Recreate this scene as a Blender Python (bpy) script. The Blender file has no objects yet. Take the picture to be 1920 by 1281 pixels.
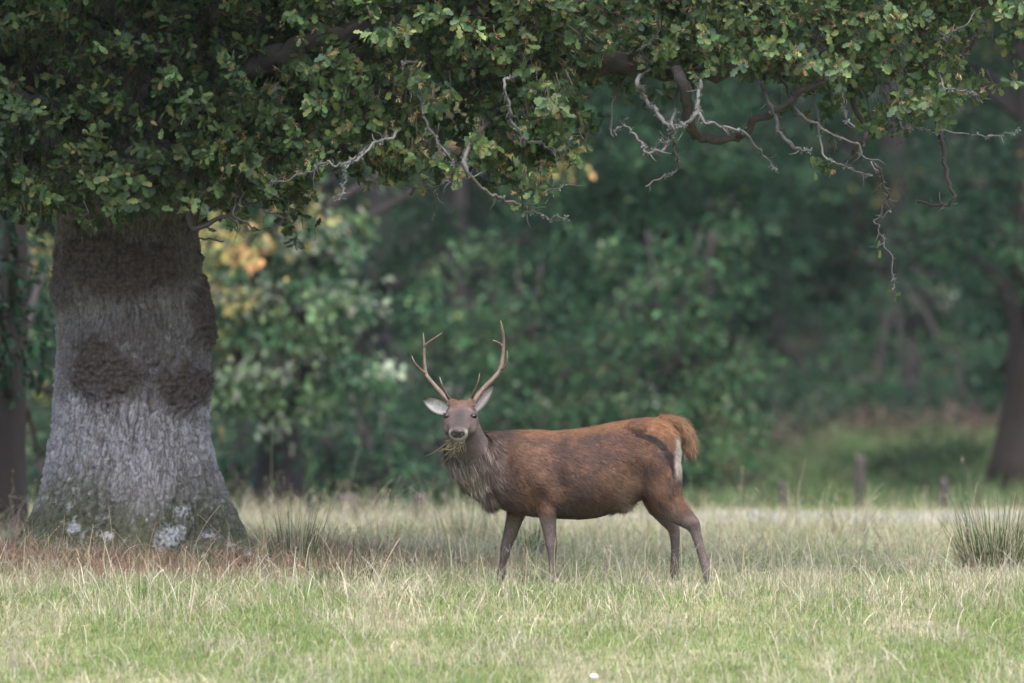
import bpy, bmesh, math, random
import numpy as np
from mathutils import Vector

random.seed(7)
rng = np.random.default_rng(7)
scene = bpy.context.scene
COL = scene.collection

# ------------------------------------------------------------------ camera
F = 11340.0      # focal length in photo pixels (1920 wide)
H = 1.6          # eye height
HOR = 687.0      # horizon row
cam_d = bpy.data.cameras.new("camera")
cam = bpy.data.objects.new("camera", cam_d)
COL.objects.link(cam)
cam.location = (0, 0, H)
cam.rotation_euler = (math.radians(90), 0, 0)
cam_d.sensor_width = 36
cam_d.lens = 36 * F / 1920
cam_d.shift_y = (HOR - 640.5) / 1920
cam_d.clip_start = 0.5
cam_d.clip_end = 2000
cam_d.dof.use_dof = True
cam_d.dof.focus_distance = 44.6
cam_d.dof.aperture_fstop = (cam_d.lens / 1000) / 0.14
scene.camera = cam

# ------------------------------------------------------------------ sky, sun, exposure
SUN_EL, SUN_AZ = 68, 165         # azimuth: clockwise from +Y
w = bpy.data.worlds.new("World"); scene.world = w; w.use_nodes = True
wn = w.node_tree.nodes; wl = w.node_tree.links
sky = wn.new("ShaderNodeTexSky"); sky.sky_type = 'NISHITA'; sky.sun_disc = False
sky.sun_elevation = math.radians(SUN_EL); sky.sun_rotation = math.radians(SUN_AZ)
sky.dust_density = 6.0; sky.air_density = 1.3; sky.ozone_density = 2.0
wl.new(sky.outputs[0], wn["Background"].inputs[0])
wn["Background"].inputs[1].default_value = 0.15
sd = bpy.data.lights.new("sun", 'SUN'); sun = bpy.data.objects.new("sun", sd); COL.objects.link(sun)
sd.energy = 0.8; sd.angle = math.radians(60); sd.color = (1.0, 0.985, 0.96)
az = math.radians(SUN_AZ); el = math.radians(SUN_EL)
to_sun = Vector((math.sin(az) * math.cos(el), math.cos(az) * math.cos(el), math.sin(el)))
sun.rotation_euler = to_sun.to_track_quat('Z', 'Y').to_euler()
sun.location = (0, 0, 30)
vs = scene.view_settings
vs.view_transform = 'Standard'; vs.look = 'None'; vs.gamma = 1.0; vs.use_curve_mapping = False
vs.exposure = 1.6
HAZE = 0.0001
cy = scene.cycles
cy.max_bounces = 5; cy.diffuse_bounces = 3; cy.glossy_bounces = 2; cy.transmission_bounces = 3
cy.transparent_max_bounces = 4; cy.volume_bounces = 0
cy.caustics_reflective = False; cy.caustics_refractive = False
cy.use_adaptive_sampling = True; cy.adaptive_threshold = 0.015
cy.use_denoising = True

# ------------------------------------------------------------------ helpers
def at(px, py, Y):
    return np.array([(px - 960) / F * Y, Y, H + (HOR - py) / F * Y])

def lin(r, g, b):
    def c(v):
        v = v / 255.0
        return v / 12.92 if v <= 0.04045 else ((v + 0.055) / 1.055) ** 2.4
    return np.array([c(r), c(g), c(b)])

def nrm(v):
    v = np.asarray(v, float)
    return v / np.maximum(np.linalg.norm(v, axis=-1, keepdims=True), 1e-9)

_perm = np.random.default_rng(11).permutation(256).astype(np.int64)
_perm = np.concatenate([_perm, _perm, _perm])
_grad = nrm(np.random.default_rng(12).normal(size=(256, 3)))
def perlin(p):
    """gradient noise, about -1..1, p is (N,3)"""
    p = np.asarray(p, float)
    i = np.floor(p).astype(np.int64); f = p - i
    u = f * f * f * (f * (f * 6 - 15) + 10)
    i &= 255
    out = 0
    for dx in (0, 1):
        for dy in (0, 1):
            for dz in (0, 1):
                h = _perm[_perm[_perm[i[:, 0] + dx] + i[:, 1] + dy] + i[:, 2] + dz]
                g = _grad[h & 255]
                d = f - np.array([dx, dy, dz])
                wgt = (u[:, 0] if dx else 1 - u[:, 0]) * (u[:, 1] if dy else 1 - u[:, 1]) * (u[:, 2] if dz else 1 - u[:, 2])
                out = out + wgt * (g * d).sum(1)
    return out * 1.6
def fbm(p, o=4):
    a, s, r = 0, 1.0, 0
    p = np.asarray(p, float)
    for k in range(o):
        r = r + s * perlin(p * 2 ** k + 17.3 * k); a += s; s *= 0.5
    return r / a
def sstep(a, b, x):
    t = np.clip((x - a) / (b - a), 0, 1)
    return t * t * (3 - 2 * t)

def mesh_np(name, V, Fs, mat=None, parent=None, col=None, smooth=False, normals=None):
    """one mesh object from numpy arrays; Fs is one (n,k) array or a list of them"""
    V = np.asarray(V, np.float32)
    if not isinstance(Fs, (list, tuple)): Fs = [Fs]
    Fs = [np.asarray(f, np.int32) for f in Fs if len(f)]
    me = bpy.data.meshes.new(name)
    me.vertices.add(len(V)); me.vertices.foreach_set("co", V.ravel())
    loops = np.concatenate([f.ravel() for f in Fs])
    tot = np.concatenate([np.full(len(f), f.shape[1], np.int32) for f in Fs])
    start = np.concatenate([[0], np.cumsum(tot)[:-1]]).astype(np.int32)
    me.loops.add(len(loops)); me.loops.foreach_set("vertex_index", loops)
    me.polygons.add(len(tot)); me.polygons.foreach_set("loop_start", start)
    try: me.polygons.foreach_set("loop_total", tot)
    except Exception: pass
    me.update(calc_edges=True)
    if smooth:
        me.polygons.foreach_set("use_smooth", np.ones(len(tot), bool))
    else:
        me.polygons.foreach_set("use_smooth", np.zeros(len(tot), bool))
    if col is not None:
        a = me.color_attributes.new("Col", 'FLOAT_COLOR', 'POINT')
        c = np.ones((len(V), 4), np.float32); c[:, :3] = col
        a.data.foreach_set("color", c.ravel())
    if normals is not None:
        me.polygons.foreach_set("use_smooth", np.ones(len(tot), bool))
        me.normals_split_custom_set_from_vertices(np.asarray(normals, np.float32).tolist())
    if mat is not None: me.materials.append(mat)
    o = bpy.data.objects.new(name, me); COL.objects.link(o)
    if parent is not None: o.parent = parent
    return o

def tag(o, label=None, cat=None, group=None, kind=None):
    if label: o["label"] = label
    if cat: o["category"] = cat
    if group: o["group"] = group
    if kind: o["kind"] = kind
    return o
def empty(name, loc):
    o = bpy.data.objects.new(name, None); COL.objects.link(o); o.location = [float(c) for c in loc]
    return o
def put(o, root):
    """parent a world-space mesh to a thing's empty"""
    o.parent = root
    o.matrix_parent_inverse.identity()
    o.location = [-c for c in root.location]
    return o

def spline(pts, n):
    """Catmull-Rom through rows of pts (any columns)"""
    p = np.asarray(pts, float)
    if len(p) == 2:
        t = np.linspace(0, 1, n)[:, None]; return p[0] * (1 - t) + p[1] * t
    q = np.vstack([2 * p[0] - p[1], p, 2 * p[-1] - p[-2]])
    t = np.linspace(0, len(p) - 1 - 1e-6, n); i = t.astype(int); f = (t - i)[:, None]
    a, b, c, d = q[i], q[i + 1], q[i + 2], q[i + 3]
    return 0.5 * (2 * b + (c - a) * f + (2 * a - 5 * b + 4 * c - d) * f * f + (3 * b - a - 3 * c + d) * f ** 3)

def tube(path, rad, n=10, ref=(0, 1, 0.01), ell=1.0, off=0):
    """tapered closed tube along path -> V, quads, tri caps ; ell scales the radius along the second axis"""
    path = np.asarray(path, float); rad = np.asarray(rad, float)
    T = nrm(np.gradient(path, axis=0))
    ref = np.asarray(ref, float)
    A = nrm(np.cross(T, ref)); B = np.cross(A, T)
    a = np.arange(n) / n * 2 * math.pi
    V = path[:, None] + (np.cos(a)[None, :, None] * A[:, None] + ell * np.sin(a)[None, :, None] * B[:, None]) * rad[:, None, None]
    m = len(path)
    V = np.vstack([V.reshape(-1, 3), path[:1], path[-1:]])
    i = np.arange(m - 1)[:, None] * n; j = np.arange(n)[None]; k = (j + 1) % n
    Q = np.stack([i + j, i + k, i + n + k, i + n + j], -1).reshape(-1, 4)
    jj = np.arange(n); kk = (jj + 1) % n
    C = np.vstack([np.stack([np.full(n, m * n), kk, jj], 1), np.stack([np.full(n, m * n + 1), (m - 1) * n + jj, (m - 1) * n + kk], 1)])
    return V, Q + off, C + off

def merge(parts):
    """[(V,[faces..]),..] -> V, faces grouped by size"""
    Vs, Q, T, o = [], [], [], 0
    for V, fs in parts:
        Vs.append(V)
        for f in fs:
            f = np.asarray(f)
            if len(f) == 0: continue
            (Q if f.shape[1] == 4 else T).append(f + o)
        o += len(V)
    out = []
    if Q: out.append(np.vstack(Q))
    if T: out.append(np.vstack(T))
    return np.vstack(Vs), out

# ------------------------------------------------------------------ materials
def mat_base(name):
    m = bpy.data.materials.new(name); m.use_nodes = True
    nt = m.node_tree
    return m, nt, nt.nodes, nt.links, nt.nodes["Principled BSDF"]

def mat_col(name, rough=0.7, spec=0.2, transl=0.0, noise=0.0, nscale=60, bump=0.0, bscale=80, sheen=0.0, tint=(1, 1, 1)):
    """colour attribute x procedural noise, optional translucency and bump"""
    m, nt, N, L, b = mat_base(name)
    at_ = N.new("ShaderNodeAttribute"); at_.attribute_name = "Col"
    src = at_.outputs["Color"]
    if noise > 0:
        tc = N.new("ShaderNodeTexCoord"); nz = N.new("ShaderNodeTexNoise"); nz.inputs["Scale"].default_value = nscale
        nz.inputs["Detail"].default_value = 4
        L.new(tc.outputs["Object"], nz.inputs["Vector"])
        mr = N.new("ShaderNodeMapRange"); mr.inputs[1].default_value = 0.3; mr.inputs[2].default_value = 0.7
        mr.inputs[3].default_value = 1 - noise; mr.inputs[4].default_value = 1 + noise
        L.new(nz.outputs[0], mr.inputs[0])
        mx = N.new("ShaderNodeVectorMath"); mx.operation = 'SCALE'
        L.new(src, mx.inputs[0]); L.new(mr.outputs[0], mx.inputs["Scale"]); src = mx.outputs[0]
    L.new(src, b.inputs["Base Color"])
    b.inputs["Roughness"].default_value = rough
    b.inputs["Specular IOR Level"].default_value = spec
    if sheen: b.inputs["Sheen Weight"].default_value = sheen
    if bump > 0:
        tc = N.new("ShaderNodeTexCoord"); nz = N.new("ShaderNodeTexNoise"); nz.inputs["Scale"].default_value = bscale
        nz.inputs["Detail"].default_value = 5
        L.new(tc.outputs["Object"], nz.inputs["Vector"])
        bp = N.new("ShaderNodeBump"); bp.inputs["Strength"].default_value = bump; bp.inputs["Distance"].default_value = 0.01
        L.new(nz.outputs[0], bp.inputs["Height"]); L.new(bp.outputs[0], b.inputs["Normal"])
    if transl > 0:
        tr = N.new("ShaderNodeBsdfTranslucent"); L.new(src, tr.inputs[0])
        ms = N.new("ShaderNodeMixShader"); ms.inputs[0].default_value = transl
        L.new(b.outputs[0], ms.inputs[1]); L.new(tr.outputs[0], ms.inputs[2])
        L.new(ms.outputs[0], N["Material Output"].inputs[0])
    return m

M_grass = mat_col("grass_blade", 0.6, 0.25, 0.3)
M_leaf = mat_col("oak_leaf", 0.5, 0.22, 0.22)
M_bgleaf = mat_col("woodland_leaf", 0.6, 0.1, 0.25)
M_bark = mat_col("bark", 0.9, 0.1, 0, 0.25, 90, 0.6, 120)
M_twig = mat_col("twig", 0.9, 0.1, 0, 0.2, 120)
M_lichen = mat_col("lichen", 0.95, 0.05, 0.2)
M_fur = mat_col("fur", 0.75, 0.08, 0.0, sheen=0.02)
M_hide = mat_col("hide", 0.8, 0.1, 0.0, 0.25, 150)
M_antler = mat_col("antler", 0.6, 0.3, 0, 0.2, 120, 0.4, 150)
M_wood = mat_col("weathered_wood", 0.9, 0.1, 0, 0.3, 40, 0.5, 60)

def mat_plain(name, c, rough, spec=0.3, noise=0.2, scale=30, bump=0.0):
    m, nt, N, L, b = mat_base(name)
    tc = N.new("ShaderNodeTexCoord"); nz = N.new("ShaderNodeTexNoise"); nz.inputs["Scale"].default_value = scale; nz.inputs["Detail"].default_value = 5
    L.new(tc.outputs["Object"], nz.inputs["Vector"])
    cr = N.new("ShaderNodeValToRGB")
    cr.color_ramp.elements[0].position = 0.3; cr.color_ramp.elements[1].position = 0.7
    cr.color_ramp.elements[0].color = (*[max(0, v * (1 - noise)) for v in c], 1); cr.color_ramp.elements[1].color = (*[v * (1 + noise) for v in c], 1)
    L.new(nz.outputs[0], cr.inputs[0]); L.new(cr.outputs[0], b.inputs["Base Color"])
    b.inputs["Roughness"].default_value = rough; b.inputs["Specular IOR Level"].default_value = spec
    if bump:
        bp = N.new("ShaderNodeBump"); bp.inputs["Strength"].default_value = bump; bp.inputs["Distance"].default_value = 0.02
        L.new(nz.outputs[0], bp.inputs["Height"]); L.new(bp.outputs[0], b.inputs["Normal"])
    return m
M_soil = mat_col("meadow_soil", 0.95, 0.05, 0, 0.35, 6, 0.5, 20)
M_road = mat_plain("road_asphalt", (0.17, 0.17, 0.18), 0.9, 0.2, 0.2, 8, 0.3)
M_eye = mat_plain("eye", (0.012, 0.009, 0.008), 0.08, 0.6, 0.1)
M_nose = mat_plain("nose", (0.018, 0.017, 0.02), 0.35, 0.5, 0.3, 90, 0.4)
M_hoof = mat_plain("hoof", (0.03, 0.026, 0.024), 0.5, 0.3)
M_stone = mat_plain("white_stone", (0.7, 0.7, 0.72), 0.8, 0.2, 0.1, 40, 0.4)

# ------------------------------------------------------------------ ground
OAK = (-3.0, 48.0)
def gz(x, y):
    """meadow: rises gently to the stag and oak, falls to the lane, then a grassy bank"""
    x = np.asarray(x, float); y = np.asarray(y, float)
    shp = x.shape; X = x.ravel(); Y = y.ravel()
    p = np.stack([X * 0.45, Y * 0.45, np.zeros_like(X)], 1)
    z = 0.035 * perlin(p) + 0.018 * perlin(p * 3.1 + 9)
    z = z + np.interp(Y, [-100, 20, 34, 39.5, 43.5, 50, 58, 74, 82, 86, 117, 170, 420], [-1.4, -1.35, -.95, -.45, -.06, 0, -.03, -.36, -.38, -.36, .43, 2.2, 14])
    d = np.hypot((X - OAK[0]) * 0.82, Y - OAK[1])
    z = z + 0.20 * np.exp(-(d / 1.9) ** 2)
    d2 = np.hypot((X + 3.9), Y - 46.6)
    z = z + 0.09 * np.exp(-(d2 / 1.2) ** 2)
    z = z + 0.14 * perlin(p * 0.5 + 31) * sstep(86, 95, Y)
    fl = sstep(72.5, 74, Y) * (1 - sstep(82, 83.5, Y))       # level bed for the lane
    z = z * (1 - fl) - 0.372 * fl
    return z.reshape(shp)
def ground_at(px, py):
    """where the sight line through a photo point meets the ground"""
    Yq = np.linspace(30, 84, 2200)
    hgt = H + (HOR - py) / F * Yq - gz((px - 960) / F * Yq, Yq)
    k = int(np.argmax(hgt < 0)) if (hgt < 0).any() else len(Yq) - 1
    return (px - 960) / F * Yq[k], Yq[k]
xs = np.concatenate([np.linspace(-260, -13, 40), np.linspace(-12.5, 12.5, 180), np.linspace(13, 260, 40)])
ys = np.concatenate([np.linspace(-60, 23, 30), np.linspace(24, 84, 300), np.linspace(84.5, 150, 90), np.linspace(155, 420, 30)])
GX, GY = np.meshgrid(xs, ys)
GZ = gz(GX, GY)
V = np.stack([GX, GY, GZ], -1).reshape(-1, 3)
nx = len(xs); i = np.arange(len(ys) - 1)[:, None] * nx + np.arange(nx - 1)[None]
Q = np.stack([i, i + 1, i + nx + 1, i + nx], -1).reshape(-1, 4)
n1 = fbm(np.stack([V[:, 0] * 0.8, V[:, 1] * 0.5, V[:, 2] * 0], 1), 3)
green = np.array([0.10, 0.125, 0.04]); strawc = np.array([0.26, 0.235, 0.16]); litter = np.array([0.035, 0.034, 0.022]); red = np.array([0.11, 0.075, 0.052])
t = sstep(-0.2, 0.4, n1)[:, None]
c = green * (1 - t) + strawc * t
far = sstep(82.5, 85, V[:, 1])[:, None]
bank = (green * 0.75 * (1 - t * 0.5) + litter * t * 0.5)
rightm = sstep(1.0, 4.0, V[:, 0])[:, None] * (1 - sstep(108, 118, V[:, 1]))[:, None]
c = c * (1 - far) + far * (bank * rightm + litter * (1 - rightm))
dm = np.hypot((V[:, 0] - OAK[0]) * 0.8, (V[:, 1] - OAK[1]) * 0.75)
mm = (1 - sstep(1.3, 2.3, dm + 0.3 * n1))[:, None]
c = c * (1 - mm) + red * mm
tag(mesh_np("ground", V, Q, M_soil, None, c, True), kind="structure")
# lane
lx = np.linspace(-40, 40, 60); V = []
for x_ in lx:
    wv = 0.25 * math.sin(x_ * 0.21)
    V += [(x_, 75.0 + wv, -.36), (x_, 78.0 + wv, -.345), (x_, 81.2 + wv, -.36)]
i = np.arange(len(lx) - 1) * 3
Q = np.vstack([np.stack([i + k, i + 3 + k, i + 4 + k, i + 1 + k], 1) for k in (0, 1)])
tag(mesh_np("lane", V, Q, M_road, None, None, True), kind="structure")
# ------------------------------------------------------------------ leaves and trees
def leaf_shape(kind):
    if kind == 'oak':
        hp = [(0, .02), (.24, .15), (.34, .085), (.54, .29), (.64, .16), (.82, .25), (1.0, 0)]
        mid = [(.36, 0), (.66, 0)]
        tris = [(0, 1, 7), (1, 2, 7), (2, 8, 7), (2, 3, 8), (3, 4, 8), (4, 5, 6), (8, 4, 6)]
        P = []
        for s in (1, -1):
            for (x, y) in hp + mid: P.append((x, s * y))
        P = np.array(P); Vv = np.zeros((len(P), 3)); Vv[:, 0] = P[:, 0]; Vv[:, 1] = P[:, 1]
        Vv[:, 2] = 0.22 * np.abs(P[:, 1]) - 0.22 * P[:, 0] ** 2 + 0.03 * np.sin(P[:, 0] * 19)
        T = [t for t in tris] + [(a + 9, c + 9, b + 9) for a, b, c in tris]
        return Vv, np.array(T)
    Vv = np.array([(0, 0, 0), (.5, .3, .06), (1, 0, -.12), (.5, -.3, .06)], float)
    return Vv, np.array([(0, 1, 2), (0, 2, 3)])
OAKL = leaf_shape('oak'); RHOMB = leaf_shape('r')

def frames(d, up):
    """d: (N,3) leaf direction, up: (N,3) hint -> rotation matrices with columns d, side, normal"""
    d = nrm(d); s = nrm(np.cross(up, d)); n = np.cross(d, s)
    return np.stack([d, s, n], -1)

def leaves_mesh(pos, R, size, cols, shape):
    Vv, T = shape
    n, k = len(pos), len(Vv)
    V = np.einsum('nij,kj->nki', R, Vv) * size[:, None, None] + pos[:, None]
    Fc = (T[None] + (np.arange(n) * k)[:, None, None]).reshape(-1, 3)
    return V.reshape(-1, 3), Fc, np.repeat(cols, k, 0)

def rand_dir(n):
    return nrm(rng.normal(size=(n, 3)))

def pick_cols(n, pal, wts, var=0.18):
    pal = np.asarray(pal, float)
    c = pal[rng.choice(len(pal), n, p=np.array(wts) / np.sum(wts))]
    return np.clip(c * np.exp(rng.normal(0, var, (n, 1))) * (1 + rng.normal(0, 0.05, (n, 3))), 0.003, 0.9)

def bark_tube(path, rad, n, base, amp=0.06, light=None):
    V, Q, C = tube(path, rad, n)
    cn = V - V.mean(0)
    nz = fbm(V * np.array([9, 9, 2.5]), 3)
    ctr = np.vstack([np.repeat(path, n, 0), path[:1], path[-1:]])
    V = ctr + (V - ctr) * (1 + amp * nz[:, None] * 2)
    c = np.asarray(base)[None] * (1 + 0.5 * nz[:, None])
    return V, Q, C, np.clip(c, 0.004, 0.8)

def make_tree(name, label, base, trunk_r, trunk_top, blobs, pal, wts, leaf=0.09, clump=0.32, nclump=26, nleaf=34,
              cat="tree", group=None, droop=0.5, barkc=(0.05, 0.045, 0.042), lean=(0, 0), stems=1, over=0):
    """trunk with limbs to every foliage mass; crown of leaf clumps spread through those masses.
    blobs: (centre xyz, rx, ry, rz[, palette weights])"""
    trunk_r *= KF; trunk_top *= KF; leaf *= 1.2; clump *= 1.25
    bz = float(gz(np.array([base[0]]), np.array([base[1]]))[0])
    b0 = np.array([base[0], base[1], bz - 0.12])
    root = empty(name, (b0[0], b0[1], bz)); tag(root, label, cat, group)
    tops = []
    for s_ in range(stems):
        dx = 0 if stems == 1 else rng.normal(0, 0.35)
        top = b0 + np.array([lean[0] + dx, lean[1] + rng.normal(0, .2), trunk_top + 0.12])
        k = 14
        path = spline([b0 + np.array([dx * .25, 0, 0]), b0 * .5 + top * .5 + np.array([rng.normal(0, .12), rng.normal(0, .12), 0]), top], k)
        rr = trunk_r * (1 - 0.72 * np.linspace(0, 1, k)) * (1 + 0.55 * np.exp(-np.linspace(0, 1, k) * 14)) / (1 if stems == 1 else 1.5)
        V, Q, C, c = bark_tube(path, rr, 14, barkc)
        put(mesh_np("trunk", V, [Q, C], M_bark, None, c, True), root)
        tops.append((path, rr))
    parts, cols = [], []
    P, D, S, K = [], [], [], []
    for bi, bl in enumerate(blobs):
        ctr = np.array(bl[0]); r = np.array(bl[1:4]); wt = bl[4] if len(bl) > 4 else wts
        path, rr = tops[bi % len(tops)]
        # limb
        j = int(np.argmin(np.abs(path[:, 2] - (ctr[2] - 0.35 * np.linalg.norm(ctr - path[:, :].mean(0))))))
        j = min(max(j, 3), len(path) - 2)
        lp = spline([path[j], path[j] * .5 + ctr * .5 + np.array([0, 0, .25]), ctr], 9)
        V, Q, C, c = bark_tube(lp, np.linspace(max(rr[j] * .45, .03), .018, 9), 7, barkc)
        parts.append((V, [Q, C])); cols.append(c)
        vol = (r[0] * r[1] * r[2]) ** (1 / 3)
        nc = max(5, int(nclump * (vol / KF) ** 2))
        dd = rand_dir(nc); rad = rng.uniform(0.45, 1.0, (nc, 1)) ** 0.5
        cc = ctr + dd * rad * r
        for q in range(min(5, nc)):
            V, Q, C, c = bark_tube(spline([ctr, (ctr + cc[q]) / 2 + np.array([0, 0, .08]), cc[q]], 5), np.linspace(.02, .006, 5), 5, barkc)
            parts.append((V, [Q, C])); cols.append(c)
        nl = rng.poisson(nleaf, nc)
        idx = np.repeat(np.arange(nc), nl); n = len(idx)
        cs = clump * rng.uniform(0.6, 1.35, nc)
        off = rng.normal(size=(n, 3)) * cs[idx][:, None] * np.array([.55, .55, .34])
        out = nrm(cc - ctr)[idx]
        off[:, 2] -= droop * 0.5 * np.maximum(0, (off[:, :2] * out[:, :2]).sum(1))
        P.append(cc[idx] + off)
        D.append(nrm(out * 0.7 + rand_dir(n) * 0.8 + np.array([0, 0, -droop])))
        S.append(leaf * np.exp(rng.normal(0, .25, n)))
        tone = np.exp(rng.normal(0, 0.22, nc))[idx][:, None]
        main = rng.choice(len(pal), nc, p=np.array(wt) / np.sum(wt))[idx]
        alt = rng.choice(len(pal), n, p=np.array(wt) / np.sum(wt))
        ci = np.where(rng.uniform(size=n) < .72, main, alt)
        K.append(np.clip(np.asarray(pal)[ci] * np.exp(rng.normal(0, .18, (n, 1))) * (1 + rng.normal(0, .05, (n, 3))), .003, .9) * tone)
    if over:                      # high crown above the picture, added to darken the wood below
        for q in range(over):
            c0 = np.array([base[0] + rng.normal(0, 1.6), base[1] + rng.normal(0, 1.6), H + (HOR + 60) / F * base[1] + rng.uniform(1.6, 6.5)])
            path, rr = tops[0]
            V, Q, C, c = bark_tube(spline([path[-3], (path[-3] + c0) / 2, c0], 6), np.linspace(.09, .03, 6), 6, barkc); parts.append((V, [Q, C])); cols.append(c)
            n = 700; dd = rand_dir(n) * rng.uniform(.3, 1, (n, 1)) ** .5
            P.append(c0 + dd * np.array([2.1, 2.1, 1.2])); D.append(nrm(rand_dir(n) + np.array([0, 0, -.4]))); S.append(rng.uniform(.2, .34, n)); K.append(pick_cols(n, pal[:3], [.5, .35, .15]))
    if parts:
        V, fs = merge(parts)
        put(tag(mesh_np("limbs", V, fs, M_bark, None, np.vstack(cols), True), kind="stuff"), root)
    P, D, S, K = np.vstack(P), np.vstack(D), np.concatenate(S), np.vstack(K)
    g = gz(P[:, 0], P[:, 1]); ok = P[:, 2] > g + 0.03
    P, D, S, K = P[ok], D[ok], S[ok], K[ok]
    R = frames(D, nrm(rng.normal(0, .5, P.shape) + np.array([0, -.15, 1])))
    V, Fc, c = leaves_mesh(P, R, S, K, RHOMB)
    put(tag(mesh_np("crown", V, Fc, M_bgleaf, None, c), kind="stuff"), root)
    return root

KF = 1.3
def B(px, py, Y, rx, rz, ry=None, wt=None):
    Y, rx, rz = Y * KF, rx * KF, rz * KF
    if ry: ry *= KF
    t = (at(px, py, Y), rx, ry if ry else rx * .8, rz)
    return t + (wt,) if wt else t

G1, G2, G3 = (0.024, 0.052, 0.032), (0.044, 0.100, 0.048), (0.085, 0.135, 0.066)      # dark, mid, pale green
YE, OR, SI = (0.30, 0.27, 0.10), (0.40, 0.24, 0.11), (0.16, 0.19, 0.14)           # yellow, orange, silvery
PAL = [G1, G2, G3, YE, OR, SI]

# maple with yellowing top, just behind the oak
b = []
for (px, py, Y, rx, rz, yel) in [
    (430, 440, 60, .55, .35, 1.4), (530, 425, 60.5, .5, .35, .8), (600, 390, 61, .4, .3, .12), (470, 520, 60, .6, .4, .05), (590, 500, 60.5, .55, .4, .01),
    (430, 590, 59.5, .55, .4, .10), (560, 590, 59.5, .6, .4, .005), (660, 575, 60, .45, .22, .02), (470, 680, 59.5, .6, .4, .005), (590, 690, 59.3, .6, .35, .005),
    (680, 660, 59.8, .45, .25, .02), (420, 770, 59.5, .5, .3, .05), (520, 770, 59.5, .5, .3, .02), (620, 740, 60, .35, .25, .0), (310, 480, 60.5, .6, .5, .2),
    (300, 650, 60.5, .6, .5, .05), (500, 330, 61, .7, .5, .4), (700, 300, 62, .6, .5, .15), (400, 200, 62, .9, .8, .2), (620, 120, 62, 1., .9, .2), (820, 230, 62.5, .6, .5, .3), (940, 260, 62.5, .45, .4, .35), (1030, 270, 63, .3, .3, .4)]:
    b.append(B(px, py, Y, rx, rz, rx * .75, [.10, .22, .36, yel, yel * .4, .30]))
make_tree("maple_tree", "pale leaved tree with yellow and orange top leaves, just behind the big oak trunk", at(520, 0, 60.8 * KF)[:2], .24, 4.6, b, PAL, [1] * 6,
          leaf=0.10, clump=.26, nclump=60, nleaf=34, droop=.9, barkc=(.035, .03, .03))
# tree whose trunk stands left of the oak
b = [B(60, 470, 56, .3, .2, .3, [.2, .3, .2, .9, .05, 0]), B(95, 490, 56.4, .2, .2, .3, [.2, .3, .2, .5, .05, 0]), B(85, 740, 57, .25, .2, .3, [.2, .5, .3, .5, 0, 0]), B(75, 860, 57.5, .3, .22, .3, [.3, .6, .2, 0, 0, 0]),
     B(-60, 300, 56, .9, .7), B(40, 250, 57, .8, .6), B(-100, 620, 56, .5, .5), B(5, 560, 54.6, .4, .35), B(45, 630, 54.8, .3, .3), B(0, 470, 54.6, .4, .3), B(0, 600, 43.8, .28, .22), B(15, 500, 43.8, .3, .24), B(-5, 680, 44, .22, .16), B(10, 410, 43.8, .35, .25)]
make_tree("woodland_tree", "slim grey trunked tree with a few yellow leaves beside the oak", at(4, 0, 45 * KF)[:2], .15, 4.5, b, PAL, [.78, .18, .03, .01, 0, .0],
          leaf=.09, nclump=40, nleaf=30, barkc=(.04, .034, .035))
# leafy thickets behind the stag
SH = [.12, .60, .24, .003, 0, .03]
b = [B(900, 560, 69, .7, .6), B(990, 620, 68.5, .7, .6), B(1060, 700, 68, .6, .6), B(940, 740, 68, .7, .6), B(860, 660, 69, .6, .6), B(1020, 830, 68, .6, .6), B(900, 860, 68.5, .7, .6), B(820, 800, 69, .6, .6),
     B(960, 930, 68.5, .7, .45), B(780, 900, 69, .6, .5), B(1070, 900, 68.5, .5, .5)]
make_tree("hazel_bush", "rounded green bush directly behind the antlers", at(960, 0, 69 * KF)[:2], .09, 2.6, b, PAL, SH, leaf=.085, clump=.3, nclump=60, nleaf=36, stems=3, cat="bush")
b = [B(1200, 560, 69, .7, .7), B(1310, 560, 68, .6, .7), B(1380, 640, 67.5, .42, .45), B(1270, 680, 67.5, .7, .6), B(1170, 720, 68, .6, .6), B(1350, 760, 67.5, .5, .55), B(1240, 820, 67.5, .7, .6), B(1340, 880, 67.3, .55, .5),
     B(1150, 860, 68, .6, .6), B(1250, 930, 67.3, .7, .4), B(1390, 740, 67.3, .3, .3), B(1330, 470, 68.5, .55, .5)]
make_tree("hazel_bush", "tall green bush behind the back and rump of the stag", at(1260, 0, 68 * KF)[:2], .1, 3.0, b, PAL, SH, leaf=.085, clump=.3, nclump=60, nleaf=36, stems=4, cat="bush")
b = [B(1100, 250, 74, .9, .8), B(1230, 320, 74, .9, .8), B(1330, 280, 73, .8, .9), B(1130, 420, 74, .8, .7), B(1260, 440, 73.5, .8, .7), B(1180, 180, 75, 1., .8), B(1350, 390, 73, .6, .6), B(1050, 340, 75, .7, .6), B(1300, 120, 75, 1., .9), B(1150, 40, 75, 1.2, 1.)]
make_tree("alder_tree", "tall dense green tree rising behind the bushes at mid meadow", at(1210, 0, 75 * KF)[:2], .2, 5.0, b, PAL, [.5, .42, .07, .003, 0, .01], leaf=.09, clump=.34, nclump=64, nleaf=36, over=9)
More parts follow.
